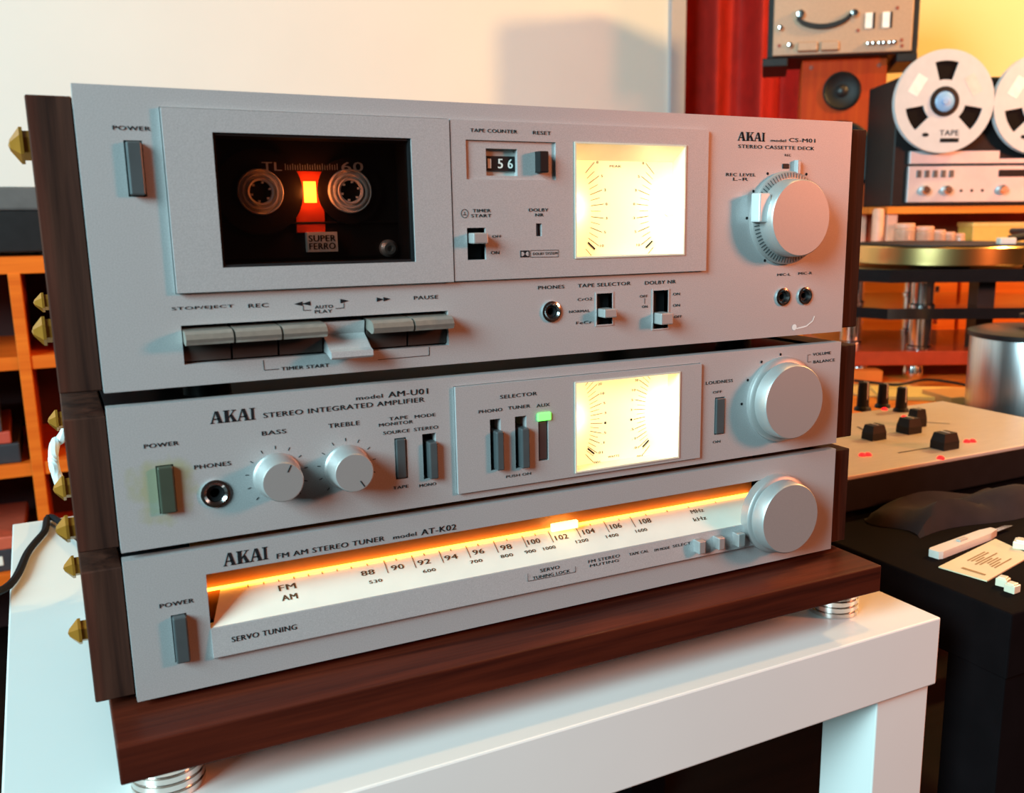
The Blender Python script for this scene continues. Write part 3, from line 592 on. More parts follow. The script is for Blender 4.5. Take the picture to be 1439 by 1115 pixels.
for x, s0, s1 in [(x, .985, .87) for x in SHORT]+[(x, .985, .56) for x in (533.5, 572, 610, 647.5, 686, 726, 763, 801, 841, 878)]:
    q = onplate(x, 823-(x-346)*.187, .0004)
    mb.add([(q[0]+dx, .0005+(BD-.0015)*s_-.0002, vB+(vL-vB)*s_+.0003) for dx, s_ in ((-.0002, s0), (.0002, s0), (.0002, s1), (-.0002, s1))], [(0, 1, 2, 3)])
mb.build('scale_ticks', DINK, dp)['kind'] = 'stuff'
mb = MB(); mb.prism([(.0005, vB), (-.0004, vB-.0003), (-.0024, vC+.0006), (-.0020, vC), (.0, vC)], uL, uR, 'YZ'); lip = mb.build('dial_lip', ALU2, R)
slp = (-.0024+.0004)/((vC+.0006)-(vB-.0003))
def ltext(t, x0, y0, x1, y1, hp):
    a = T(x0, y0); b = T(x1, y1); hgt = abs(T(x0, y0-hp/2)[1]-T(x0, y0+hp/2)[1]); v = (a[1]+b[1])/2-hgt/2
    f = lambda vv: -.0004+(vv-(vB-.0003))*slp-.0002
    mb = MB(); text_on(mb, t, (a[0], f(v), v), (b[0]-a[0], 0, 0), (0, f(v+hgt)-f(v), hgt)); mb.build('lettering', INK, lip)
for a in [('SERVO TUNING', 322, 897, 414, 881, 7), ('SERVO', 752, 802, 780, 798, 4.5), ('TUNING LOCK', 741, 812, 795, 803, 4), ('FM STEREO', 820, 790, 866, 781, 4), ('MUTING', 822, 796, 864, 787, 3.6), ('TAPE CAL', 878, 780, 906, 774, 3.6), ('FM MODE', 914, 774, 936, 769, 3.6), ('SELECT', 940, 768, 966, 763, 3.6)]: ltext(*a)
mb = MB()
for a, b in (((734, 806), (734, 817)), ((734, 817), (801, 804)), ((801, 804), (801, 796))):
    p, q = T(*a), T(*b); f = lambda vv: -.0004+(vv-(vB-.0003))*slp-.0003
    mb.quadline(p, q, .0003, min(f(p[1]), f(q[1])))
mb.build('printed_line', INK, lip)
for x0, y0, x1, y1 in ((970, 757, 979, 775), (998, 752, 1006.5, 769), (1026, 746.5, 1035.5, 765)):
    q = T.rect(x0, y0, x1, y1); MB().rbox(q[0], q[1], -.0075, .001, q[2], q[3], .0006).build('push_button', KNOB, R)
for a in [('FM AM STEREO TUNER', 386, 783, 539, 757, 7), ('model', 547, 756.5, 580, 751, 5.5), ('AT-K02', 586, 749.5, 636, 741, 8), ('POWER', 225, 852.5, 273, 844, 6)]: T.text(*a, fp)
T.logo(313, 788.5, 374, 778, 18, fp)
knob(T, 1086, 719.6, [(0, -1), (26.2, -1), (26.2, 5.5), (25.4, 6.5), (23.6, 7), (23.2, 16), (22.4, 17), (0, 17)], R, 'tuning_knob')
# ------------------------------------------------------------------ brass studs on the left side panels
for par, U, x, y, yy, r in STUDS+[(al, Am, 92, 590, .20, .0068), (al, Am, 102, 685, .10, .0068), (al, Am, 106, 742, .03, .0068), (tl, T, 116, 795, .12, .0068), (tl, T, 126, 885, .035, .0068)]:
    # height from the pixel row at the outer face of the side panel
    P = ony(x, y, yy); z = P[2]-U.z0
    MB().lathe((XL+.001, yy, z), [(0, 0), (r*.8, 0), (r*.8, .0035), (r, .0035), (r, .0048), (r*.3, .0088), (0, .0095)], 6, '-X', False, .52).build('hex_stud', BRASS, par)
# ------------------------------------------------------------------ cables on the left
p0 = onz(69, 738, .4525)
pts = [np.array([.03, .250, .515]), np.array([.018, .275, .485]), np.array([.005, .33, .4575]), onz(75, 728, .4545), onz(62, 748, .4540), onz(40, 775, .4540), onz(14, 822, .4542)]
e = pts[-1]; pts += [e+np.array([-.03, -.06, .002]), e+np.array([-.052, -.085, -.06]), e+np.array([-.055, -.09, -.20])]
tag(MB().tube(pts, .0030).build('power_cable', INK), 'black cable running over the white tabletop edge', 'cable')
pts = [np.array([.03, .250, .610]), np.array([.005, .285, .618]), ony(90, 610, .30), ony(78, 622, .30), ony(75, 645, .29), ony(80, 668, .29), ony(95, 690, .285), np.array([.005, .275, .545]), np.array([.03, .250, .545])]
tag(MB().tube(pts, .0035).build('signal_cable', mat('white_cable_jacket', (.8, .8, .78), .4)), 'white cable looping out behind the amplifier side', 'cable')
# ------------------------------------------------------------------ black table on the right with small things
bt = thing('side_table', 'black low table beside the white one holding a cutter and paper', 'table', (.5505, -.0634, 0))
BTAB = mat('black_brown_table', (.0045, .003, .0035), .85, var=.2, scale=30, spec=.05)
MB().rbox(0, .70, 0, .55, .40, .45, .0015).build('tabletop', BTAB, bt)
for x in (0.002, .648):
    for y in (0.002, .498): MB().rbox(x, x+.05, y, y+.05, 0, .4005, .001).build('leg', BTAB, bt)
def between(a, b): d = np.array(b)-np.array(a); return math.atan2(d[1], d[0]), float(np.linalg.norm(d[:2]))
a = onz(1312, 781, .452); b = onz(1418, 741, .452); ang, L = between(a, b)
kn = thing('utility_cutter', 'white plastic utility cutter with blade out on the black table', 'cutter', (a[0], a[1], .45), ang)
CREAM = mat('cream_plastic', (.80, .74, .66), .4, var=.03)
MB().prism([(0, -.0045), (0, .0045), (.004, .0060), (L*.66, .0055), (L*.78, .003), (L*.78, -.003), (L*.66, -.0055), (.004, -.0060)], .0, .0062, 'XY').build('handle', CREAM, kn)
MB().prism([(L*.74, -.0025), (L*.74, .0025), (L*.97, .0025), (L*1.02, -.0025)], .0025, .0036, 'XY').build('blade', CHROME, kn)
MB().rbox(L*.30, L*.40, -.002, .002, .0058, .0080, .0006).build('thumb_slider', mat('grey_slider', (.5, .47, .42), .5), kn)
pz = .4515
Q = [onz(1319, 796, pz), onz(1387, 816, pz), onz(1450, 780, pz), onz(1399, 757, pz)]
cx = sum(Q)/4
pa_ = thing('printed_card', 'yellowish printed card lying next to the cutter', 'card', (cx[0], cx[1], .45), 0)
mb = MB(); mb.prism([(q[0]-cx[0], q[1]-cx[1]) for q in Q], .0002, .0012, 'XY'); mb.build('sheet', mat('yellowed_card', (.82, .66, .42), .6, var=.05, scale=40), pa_)
PR = mat('brown_print', (.35, .20, .08), .7)
def onp(s, t): return (Q[0]*(1-s)*(1-t)+Q[1]*s*(1-t)+Q[2]*s*t+Q[3]*(1-s)*t)-cx
mb = MB()
random.seed(3)
for k in range(9):
    s = .22+.07*k; t0_, t1_ = .28+random.random()*.12, .50+random.random()*.25
    mb.add([(*onp(s_, t_)[:2], .0014) for s_, t_ in ((s, t0_), (s+.035, t0_), (s+.035, t1_), (s, t1_))], [(0, 1, 2, 3)])
mb.add([(*onp(s_, t_)[:2], .0014) for s_, t_ in ((.35, .10), (.85, .10), (.85, .14), (.35, .14))], [(0, 1, 2, 3)])
mb.build('print', PR, pa_)
mb = MB()
CUBE = mat('frosted_acrylic', (.85, .74, .55), .25, var=.05, coat=.4)
for i, (px_, py_, r_, lb) in enumerate([(1409, 823, .3, 'small clear plastic cap next to the corner of the black table, farther one'), (1422, 832, .1, 'small clear plastic cap nearest the corner of the black table'), (1437, 770, .5, 'small pale plastic block resting on the yellowish card')]):
    zz = .45 if i < 2 else .4512; P = onz(px_, py_, zz); o = thing('plastic_cap', lb, 'cap', (P[0], P[1], zz), r_)
    s = .0042 if i < 2 else .0068
    MB().rbox(-s, s, -s, s, 0, .0060, .0006).build('body', CUBE, o); MB().rbox(-s*.7, s*.7, -s*.7, s*.7, .0055, .0072, .0004).build('rim', CUBE, o)
# mixer on the black table
mz = .49; f0 = onz(1197, 663, mz); f1 = onz(1439, 629, mz); g = onz(1318, 571, mz)
my0 = float(f0[1]+f1[1])/2; mx0 = .575; mx1 = .965; my1 = float(g[1])+.02
MX = thing('audio_mixer', 'silver topped mixer with black faders and red lights on the black table', 'mixer', (mx0, my0, .45))
MTOP = mat('brushed_mixer_top', (.60, .56, .50), .5, .1, var=.06, scale=30, stretch=(1, 20, 1))
MB().rbox(0, mx1-mx0, 0, my1-my0, .004, .037, .002).build('case', BLACK, MX)
MB().rbox(-.001, mx1-mx0+.001, -.002, my1-my0+.001, .036, .040, .001).build('top_plate', MTOP, MX)
for x in (.02, mx1-mx0-.02):
    for y in (.02, my1-my0-.02): MB().lathe((x, y, 0), [(0, 0), (.008, 0), (.008, .005), (0, .005)], 16, 'Z').build('foot', BLACK, MX)
def mixp(x, y, z): P = onz(x, y, z); return P[0]-mx0, P[1]-my0
def cap(x, y, wd, dp, ht, rot=0, name='fader_cap'):
    u, v = mixp(x, y, .49); mb = MB(); base = [(-wd/2, -dp/2), (wd/2, -dp/2), (wd/2, dp/2), (-wd/2, dp/2)]; c, s = math.cos(rot), math.sin(rot)
    lv = [(1.0, .0395), (.98, .0395+ht*.5), (.78, .0395+ht), ]
    vs = [(u+(a*k)*c-(b*k)*s, v+(a*k)*s+(b*k)*c, z) for k, z in lv for a, b in base]
    fs = [(0, 1, 2, 3), (8, 11, 10, 9)]+[(i*4+j, i*4+(j+1) % 4, i*4+4+(j+1) % 4, i*4+4+j) for i in range(2) for j in range(4)]
    o = mb.add(vs, fs).build(name, BLACK, MX)
    MB().box(u-.0008, u+.0008, v-dp*.3, v+dp*.3, .0395+ht-.0005, .0395+ht+.0006).build('fader_line', CREAM, o)
for q in ((1228, 617, .020, .016, .016), (1277, 608, .020, .018, .017), (1327, 630, .022, .018, .017), (1288, 599, .016, .014, .020)): cap(*q)
def pin(x, y, ht, r=.0055):
    u, v = mixp(x, y, .49); o = MB().lathe((u, v, .0395), [(r*1.4, 0), (r*1.3, .003), (r, .005), (r*.85, ht), (r*.6, ht+.001), (0, ht+.001)], 20, 'Z').build('rotary_knob', BLACK, MX)
    MB().box(u-.0006, u+.0006, v-r*.95, v, .0395+ht*.4, .0395+ht+.0014).build('knob_pointer', CREAM, o)
pin(1212, 576, .034, .0075); pin(1240, 572, .029, .007); pin(1266, 578, .029, .007)
for sx, sy, ex_, ey in ((1262, 637, 1310, 629), (1300, 594, 1335, 596), (1205, 600, 1222, 610)):
    a = mixp(sx, sy, .49); b = mixp(ex_, ey, .49); mb = MB(); dx, dy = b[0]-a[0], b[1]-a[1]; L = math.hypot(dx, dy); nx, ny = -dy/L*.0012, dx/L*.0012
    mb.add([(a[0]+nx, a[1]+ny, .0402), (b[0]+nx, b[1]+ny, .0402), (b[0]-nx, b[1]-ny, .0402), (a[0]-nx, a[1]-ny, .0402)], [(0, 1, 2, 3)]); mb.build('fader_slot', BLACK, MX)
REDLED = mat('red_lamp_lens', (.25, .005, .005), .5, em=(1.0, .012, .012), es=2.6, var=0, spec=.1)
for x, y in ((1212, 638), (1220, 637.5), (1359, 619), (1367, 618.5), (1243, 574), (1271, 585), (1322, 642)):
    u, v = mixp(x, y, .492); MB().lathe((u, v, .0395), [(.0036, 0), (.0036, .0015), (.0022, .0030), (0, .0035)], 14, 'Z').build('red_indicator', REDLED, MX)
# dark cloth and disc in front of the mixer
random.seed(5)
c0 = onz(1215, 735, .45); 
mb = MB(); n = 22; V = []; F = []
CX0, CX1, CY0, CY1 = .62, .80, my0-.075, my0-.012
for i in range(n+1):
    for j in range(11):
        s, t = i/n, j/10; edge = min(s, 1-s, t, 1-t)*6; hgt = .004+min(1, edge)*(.006+.014*abs(math.sin(5*s+3*t))*abs(math.cos(4*t-2*s)))
        V.append((CX0+(CX1-CX0)*s+.008*math.sin(6*t), CY0+(CY1-CY0)*t+.006*math.sin(7*s), .45+hgt if edge > 0 else .4503))
for i in range(n):
    for j in range(10): F.append((i*11+j, (i+1)*11+j, (i+1)*11+j+1, i*11+j+1))
tag(mb.add(V, F, True).build('dark_cloth', mat('dark_plum_cloth', (.018, .010, .012), .95, var=.2)), 'dark crumpled cloth lying in front of the mixer', 'cloth')
P = onz(1336, 710, .456); tag(MB().lathe((P[0], P[1], .45), [(0, 0), (.016, 0), (.017, .002), (.012, .005), (0, .006)], 32, 'Z').build('white_disc', CREAM), 'small white domed disc in front of the mixer', 'disc')
# steel pot behind the mixer
P = np.array([1.148, .372, .45]); prj = P
pot = thing('steel_canister', 'brushed steel canister with dark rim next to the mixer', 'canister', P)
STEEL = mat('brushed_steel', (.62, .62, .63), .28, 1.0, var=.08, scale=8, stretch=(30, 30, 1))
ph = .112
MB().lathe((0, 0, 0), [(0, 0), (.078, 0), (.080, .002), (.080, ph-.004), (.078, ph)], 56, 'Z').build('body', STEEL, pot)
MB().lathe((0, 0, 0), [(.078, ph-.002), (.083, ph-.002), (.083, ph+.004), (.070, ph+.008), (.03, ph+.010), (0, ph+.010)], 56, 'Z').build('lid', BLACKM, pot)
MB().lathe((0, 0, ph+.009), [(.010, 0), (.010, .010), (.020, .013), (.020, .018), (0, .021)], 24, 'Z').build('lid_knob', BLACK, pot)
# ------------------------------------------------------------------ desk with the turntable
DESK = thing('wooden_desk', 'orange wooden desk under the turntable behind the mixer', 'desk', (.6, .5, 0))
MB().prism([(0, 0), (1.15, 0), (1.15, .30), (.5, .64), (0, .64)], .415, .45, 'XY').build('desktop', ORANGEWOOD, DESK)
for x, y in ((.02, .02), (1.08, .02), (1.08, .24), (.02, .57)): MB().rbox(x, x+.05, y, y+.05, 0, .416, .002).build('leg', ORANGEWOOD, DESK)
tb = 1.72; ta = A_(1318, 400, tb)
TT = thing('turntable', 'gold platter turntable on tiered black plinths with chrome pillars', 'turntable', bgloc(ta, tb, .45), BZ)
zl = lambda y, b=tb-.14: Z_(1318, y, b)-.45
GOLD = mat('gold_platter_metal', (.80, .56, .22), .28, 1.0, var=.05, scale=4)
pzt, pzb = zl(348), zl(375)
MB().lathe((0, 0, 0), [(0, pzb), (.146, pzb), (.148, pzb+.002), (.148, pzt-.002), (.146, pzt), (.10, pzt+.001), (0, pzt+.001)], 72, 'Z').build('platter', GOLD, TT)
MB().lathe((0, 0, 0), [(0, pzt+.001), (.143, pzt+.001), (.143, pzt+.003), (0, pzt+.003)], 64, 'Z').build('record', BLACK, TT)
GB = mat('gloss_black_acrylic', (.012, .011, .012), .12, var=.1, coat=.5)
def oct_(wd, dp, c): return [(-wd+c, -dp), (wd-c, -dp), (wd, -dp+c), (wd, dp-c), (wd-c, dp), (-wd+c, dp), (-wd, dp-c), (-wd, -dp+c)]
MB().prism(oct_(.21, .16, .07), zl(396), zl(378), 'XY').build('upper_plinth', GB, TT)
MB().prism(oct_(.21, .16, .07), zl(447), zl(432), 'XY').build('lower_plinth', GB, TT)
MB().lathe((0, 0, 0), [(0, zl(379)), (.05, zl(379)), (.05, pzb+.001), (0, pzb+.001)], 32, 'Z').build('bearing', BLACKM, TT)
xp = A_(1298, 420, tb-.12)-ta
for px_, py_ in ((xp, -.115), (.165, -.05), (-.165, -.05), (0, .12)):
    for z0, z1 in ((zl(433), zl(395)), (zl(492), zl(446))):
        MB().lathe((px_, py_, 0), [(0, z0), (.021, z0), (.021, z0+.004), (.018, z0+.006), (.018, z1-.004), (.021, z1-.003), (.021, z1), (0, z1)], 32, 'Z').build('pillar', CHROME, TT)
MB().box(.022, .05, -.12, -.08, zl(494), zl(395)).build('rear_post', BLACKM, TT)
MB().rbox(-.20, .20, -.145, .15, zl(513), zl(493), .002).build('base', mat('red_lacquered_wood', (.42, .055, .02), .35, var=.1, coat=.3), TT)
for x in (xp-.01, .17, -.17):
    MB().lathe((x, -.12, 0), [(0, 0), (.014, 0), (.017, .006), (.017, .011), (.013, zl(512)), (0, zl(512))], 24, 'Z').build('foot', CHROME, TT)
TAb = .09
MB().lathe((.165, -.02, 0), [(0, zl(379)), (.025, zl(379)), (.025, pzt+.006), (.014, pzt+.010), (.014, pzt+.020), (0, pzt+.022)], 24, 'Z').build('tonearm_base', BLACKM, TT)
MB().tube([(.165, .09, pzt+.020), (.165, -.02, pzt+.022), (.140, -.08, pzt+.020), (.075, -.10, pzt+.012)], .006).build('tonearm', BLACKM, TT)
MB().rbox(.055, .082, -.112, -.094, pzt+.003, pzt+.014, .002).build('headshell', CREAM, TT)
# papers and magazines on the desk
for i, (px_, py_, wd, dp, th, rz, col, lb) in enumerate([(1238, 549, .12, .10, .003, .2, (.80, .50, .16), 'pale orange sheet of paper on the desk below the turntable'), (1300, 556, .15, .09, .006, -.15, (.85, .58, .16), 'yellow magazine on the desk in front of the turntable'), (1352, 562, .09, .07, .012, .25, (.70, .30, .08), 'small orange booklet on the desk near the canister'), (1212, 535, .05, .05, .02, 0, (.75, .22, .03), 'small orange box on the desk at the turntable foot')]):
    P = onz(px_, py_, .45); o = MB().rbox(-wd/2, wd/2, -dp/2, dp/2, 0, th, .0008).build(['paper_sheet', 'magazine', 'booklet', 'small_box'][i], mat('print_stock_%d' % i, col, .6, var=.06, scale=20)); o.location = (P[0], P[1], .45 if i != 1 else .4535); o.rotation_euler = (0, 0, BZ+rz)
    if i == 1: o.location.z = .45
    tag(o, lb, ['paper', 'magazine', 'booklet', 'box'][i])
pts = [onz(1200, 535, .458), onz(1228, 538, .458), onz(1262, 541, .462), onz(1300, 534, .460), onz(1340, 538, .458), onz(1370, 545, .458)]
tag(MB().tube(pts, .0022).build('signal_cable', BLACK), 'thin black cable trailing across the desk in front of the turntable', 'cable')
# ------------------------------------------------------------------ sideboard, riser shelf, reel deck, speaker
sb = 1.98
SBZ = Z_(1300, 346, sb)
SIDE = thing('sideboard', 'orange wooden sideboard behind the turntable carrying speaker and riser shelf', 'sideboard', bgloc(A_(1150, 346, sb), sb, 0), BZ)
MB().rbox(-.15, 1.15, 0, .58, SBZ-.03, SBZ, .002).build('top', ORANGEWOOD, SIDE)
MB().rbox(-.13, 1.13, .02, .57, .06, SBZ-.029, .002).build('carcass', ORANGEWOOD, SIDE)
for k in range(3): 
    dd = MB().rbox(-.12+.417*k, -.12+.417*k+.41, .004, .022, .08, SBZ-.05, .002).build('door', ORANGEWOOD, SIDE); MB().rbox(-.12+.417*k+.36, -.12+.417*k+.37, -.008, .006, SBZ-.16, SBZ-.08, .002).build('handle', CHROME, dd)
for x in (-.10, 1.06): MB().rbox(x, x+.04, .03, .45, 0, .061, .002).build('foot', ORANGEWOOD, SIDE)
rb = 2.02
rz1 = Z_(1350, 290, rb); rz0 = Z_(1350, 300, rb); ra = A_(1247, 295, rb)
RS = thing('riser_shelf', 'orange wooden riser shelf standing on the sideboard under the reel deck', 'shelf', bgloc(ra, rb, SBZ), BZ)
MB().rbox(0, .62, 0, .26, rz0-SBZ, rz1-SBZ, .001).build('board', ORANGEWOOD, RS)
POST = mat('pale_pink_post', (.72, .42, .30), .5)
for x in (.004, .58):
    for y in (.01, .22): MB().rbox(x, x+.022, y, y+.022, 0, rz0-SBZ+.001, .002).build('post', POST, RS)
MB().box(0, .62, .25, .258, 0, rz0-SBZ+.001).build('back_panel', mat('brick_red_panel', (.40, .09, .03), .6), RS)
P = onb(1232, 346, 2.03); tag(MB().lathe((P[0], P[1], SBZ), [(0, 0), (.012, 0), (.012, .070), (.009, .075), (0, .076)], 20, 'Z').build('candle', POST), 'pale pink candle standing on the sideboard beside the riser shelf', 'candle')
# row of jars on the sideboard
JG = mat('cloudy_jar_glass', (.55, .34, .24), .25, var=.1, coat=.4); JL = mat('pink_jar_lid', (.80, .45, .32), .5)
for i, (x, ytop, r) in enumerate([(1270, 314, .021), (1298, 318, .019), (1318, 323, .014), (1333, 326, .012), (1348, 328, .010)]):
    P = onb(x, 346, 2.005-.0*i); ht = Z_(x, ytop, 2.005)-SBZ
    P = bgloc(A_(x, 346, 2.0), 2.0+.0, SBZ)
    j = thing('jar', ['tallest cloudy jar with pink lid on the sideboard behind the turntable', 'second tallest cloudy jar with pink lid behind the turntable', 'middle cloudy jar of the row behind the turntable', 'second smallest cloudy jar of the row behind the turntable', 'smallest cloudy jar of the row behind the turntable'][i], 'jar', P, BZ, 'jars behind the turntable')
    MB().lathe((0, 0, 0), [(0, 0), (r*.92, 0), (r, .003), (r, ht*.72), (r*.85, ht*.80)], 24, 'Z').build('glass', JG, j)
    MB().lathe((0, 0, 0), [(r*.85, ht*.78), (r*.95, ht*.80), (r*.95, ht*.97), (r*.85, ht), (0, ht)], 24, 'Z').build('lid', JL, j)
P = bgloc(A_(1402, 346, 2.06), 2.06, SBZ)
bx = thing('yellow_box', 'yellow box standing on the sideboard under the riser shelf', 'box', P, BZ)
MB().rbox(-.055, .075, 0, .08, 0, .042, .002).build('carton', mat('yellow_carton', (.85, .60, .12), .5, var=.05), bx); MB().rbox(-.057, .077, -.002, .082, .036, .0455, .002).build('lid', mat('yellow_carton_lid', (.88, .66, .18), .5), bx)
# reel to reel deck
rd = 2.03
RD = thing('reel_tape_recorder', 'black reel to reel recorder with pale control panel on the riser shelf', 'tape recorder', bgloc(A_(1254, 285, rd), rd, rz1), BZ)
rx = lambda x, y=230: A_(x, y, rd)-A_(1254, 285, rd); rzz = lambda y: Z_(1350, y, rd)-rz1
MB().rbox(0, .44, .012, .20, 0, rzz(107), .003).build('case', BLACK, RD)
PANEL = mat('pale_blue_silver', (.52, .57, .62), .35, .3, var=.03)
cp = MB().rbox(rx(1276, 260), .425, .002, .0125, rzz(284), rzz(233), .001).build('control_panel', PANEL, RD)
MB().rbox(rx(1279, 220), rx(1405, 220), .000, .0125, rzz(230), rzz(212), .001).build('head_cover', PANEL, RD)
MB().rbox(rx(1405, 220), .425, .004, .0125, rzz(230), rzz(223), .001).build('trim_strip', PANEL, RD)
for x in (1292.5, 1304, 1315.5, 1327, 1338.5): MB().rbox(rx(x-3), rx(x+3), -.001, .0035, rzz(249), rzz(239), .0005).build('transport_button', DKBTN, cp)
MB().rbox(rx(1405), .42, .0005, .0035, rzz(249), rzz(239), .0005).build('meter_slot', BLACK, cp)
for x in (1302, 1333, 1411): MB().lathe((rx(x), .002, rzz(267)), [(.0105, -.001), (.0105, .004), (.008, .014), (.007, .015), (0, .015)], 24).build('level_knob', CHROME, cp)
for x in (1354, 1369, 1384): MB().lathe((rx(x), .002, rzz(268)), [(.003, -.001), (.003, .0008), (0, .0008)], 14).build('jack_socket', BLACK, cp)
RM = mat('white_reel_plastic', (.58, .62, .66), .4, var=.03); RBLUE = mat('blue_hub', (.25, .50, .85), .35, var=.05); RSILV = mat('pale_sticker', (.92, .92, .90), .4)
def reel(label, cxp, cyp):
    u = A_(cxp, cyp, rd)-A_(1254, 285, rd); zc = rzz(cyp); Rr = .0995
    base = CAM+RH*(A_(1254, 285, rd)+u)+FH*rd
    o = thing('tape_reel', label, 'reel', (base[0], base[1], rz1+zc), BZ, 'tape reels on the reel recorder')
    # flange with three window openings, made as a polar grid
    na, radii = 144, [.020, .042, .050, .060, .070, .078, Rr-.006, Rr]; V = []; F = []; mb = MB()
    def inwin(rm, am):
        if not (.042 < rm < .078): return False
        for c in (90, 207.5, 332.5):
            d = abs((am-c+180) % 360-180)
            if d < 17.6: return True
        return False
    for yf in (-.020, -.017):
        off = len(V)
        for r in radii:
            for k in range(na): t = 2*math.pi*k/na; V.append((r*math.cos(t), yf, r*math.sin(t)))
        for i in range(len(radii)-1):
            for k in range(na):
                if not inwin((radii[i]+radii[i+1])/2, (k+.5)*360/na): F.append((off+i*na+k, off+i*na+(k+1) % na, off+(i+1)*na+(k+1) % na, off+(i+1)*na+k))
    off2 = len(radii)*na; i = len(radii)-1
    for k in range(na): F.append((i*na+k, i*na+(k+1) % na, off2+i*na+(k+1) % na, off2+i*na+k))
    mb.add(V, F).build('front_flange', RM, o)
    MB().lathe((0, -.004, 0), [(0, 0), (Rr, 0), (Rr, .002), (0, .002)], 64).build('rear_flange', RM, o)
    MB().lathe((0, -.006, 0), [(0, 0), (.080, 0), (.080, .0108), (0, .0108)], 56).build('tape_winding', mat('dark_tape_winding', (.005, .004, .004), .6, spec=.1), o)
    h = MB().lathe((0, -.005, 0), [(.029, 0), (.029, .0165), (.020, .0175), (.020, 0)], 40).build('hub', BLACK, o)
    MB().lathe((0, 0, 0), [(0, 0), (.020, 0), (.020, .021), (.015, .024), (.006, .024), (.006, .028), (0, .028)], 32).build('spindle_cap', RBLUE, h)
    for a_, mt in ((150, RSILV), (30, mat('grey_sticker', (.66, .64, .62), .5))):
        ca, sa = math.cos(math.radians(a_)), math.sin(math.radians(a_)); mb = MB(); c = (.064*ca, .064*sa); e1 = (ca, sa); e2 = (-sa, ca)
        mb.add([(c[0]+e1[0]*p+e2[0]*q, -.0203, c[1]+e1[1]*p+e2[1]*q) for p, q in ((-.011, -.020), (.011, -.020), (.011, .020), (-.011, .020))], [(0, 1, 2, 3)]); mb.build('sticker', mt, o)
    mb = MB(); text_on(mb, 'TAPE', (-.006, -.0203, -.066), (.040, 0, 0), (0, 0, .011)); mb.build('lettering', INK, o); mb = MB(); mb.add([(-.004, -.0203, -.079), (.034, -.0203, -.079), (.034, -.0203, -.071), (-.004, -.0203, -.071)], [(0, 1, 2, 3)]); mb.build('printed_bar', INK, o); mb = MB()
    mb.add([(-.034+.007*math.cos(t), -.0203, -.064+.004*math.sin(t)) for t in np.linspace(0, 2*math.pi, 13)[:-1]], [tuple(range(12))]); mb.build('printed_oval', INK, o)
    # spindle reaching into the recorder
    MB().lathe((0, .0118, 0), [(.005, 0), (.005, .016)], 14).build('spindle_sleeve', CHROME, o)
    return o
reel('white tape reel with blue hub over the transport buttons', 1322, 144); reel('white tape reel with blue hub beside the other on the recorder', 1460, 148)
# speaker
spb = 2.33
spx0, spx1 = A_(1127, 120, spb), A_(1243, 120, spb); spz = Z_(1185, 82, spb)
SP = thing('loudspeaker', 'orange wooden loudspeaker with two black drivers on the sideboard', 'loudspeaker', bgloc((spx0+spx1)/2, spb, SBZ), BZ-.20)
hw = (spx1-spx0)/2; hs = spz-SBZ
MB().rbox(-hw, hw, 0, .18, 0, hs, .003).build('cabinet', wood('orange_cabinet_wood', (.40, .036, .004), (.52, .066, .006), 'Z', .5, .5), SP)
z1_ = Z_(1183, 128, spb)-SBZ; x1_ = A_(1183, 128, spb)-(spx0+spx1)/2
dv = MB().lathe((x1_, 0, z1_), [(.043, -.001), (.043, .004), (.039, .006), (.035, .003), (.014, .0012), (.012, .0012), (0, .0012)], 40).build('tweeter', BLACK, SP)
MB().lathe((x1_, 0, z1_), [(.015, .001), (.011, .005), (0, .007)], 24).build('dome', BLACKM, dv)
z2_ = Z_(1180, 222, spb)-SBZ; x2_ = A_(1178, 222, spb)-(spx0+spx1)/2
dv = MB().lathe((x2_, 0, z2_), [(.084, -.001), (.084, .005), (.078, .008), (.072, .006), (.030, .0015), (.026, .004), (0, .009)], 48).build('woofer', BLACK, SP)
for x in (-hw+.022, hw-.018):
    for z in (hs-.018, .035): MB().lathe((x, 0, z), [(.005, -.001), (.005, .0015), (0, .002)], 12).build('screw', mat('dark_red_screw', (.25, .05, .02), .5), SP)
# second recorder on top of the speaker
ub = 2.29
uz = spz; ux0, ux1 = A_(1088, 60, ub), A_(1277, 60, ub)
UR = thing('reel_tape_recorder', 'silver faced tape recorder with two small meters on top of the speaker', 'tape recorder', bgloc((ux0+ux1)/2, ub, uz+.0003), BZ-.20)
uw = (ux1-ux0)/2; ur = lambda x: A_(x, 60, ub)-(ux0+ux1)/2; uzz = lambda y: Z_(1185, y, ub)-uz
MB().rbox(-uw-.012, uw+.014, .01, .20, 0, .27, .003).build('case', BLACK, UR)
MB().rbox(-uw-.022, -uw+.035, .004, .19, -.018, .0005, .002).build('foot_rail', BLACK, UR); MB().rbox(uw-.03, uw+.014, .004, .19, -.018, .0005, .002).build('foot_rail', BLACK, UR)
fpl = MB().rbox(-uw, uw, .0, .011, .004, .264, .002).build('face_plate', mat('satin_face_metal', (.42, .28, .19), .5, .3, var=.06, scale=200), UR)
for x, y, r in ((1125, 18, .010), (1198, 20, .009), (1098, 36, .006), (1112, 61, .006)): MB().lathe((ur(x), 0, uzz(y)), [(r, -.001), (r, .008), (r*.8, .014), (0, .015)], 20).build('guide_roller', CHROME, fpl)
mb = MB(); xa, xb = ur(1120), ur(1192); 
pts2 = [(xa+(xb-xa)*t, uzz(26+14*math.sin(math.pi*t)**.6)) for t in np.linspace(0, 1, 13)]
mb.prism(pts2+[(x, z+.010) for x, z in pts2[::-1]], -.010, .002); mb.build('head_bridge', BLACK, fpl)
for x0, x1 in ((1122, 1150), (1154, 1179)): MB().rbox(ur(x0), ur(x1), -.012, .002, uzz(71), uzz(58), .002).build('transport_key', MATS['satin_face_metal'], fpl)
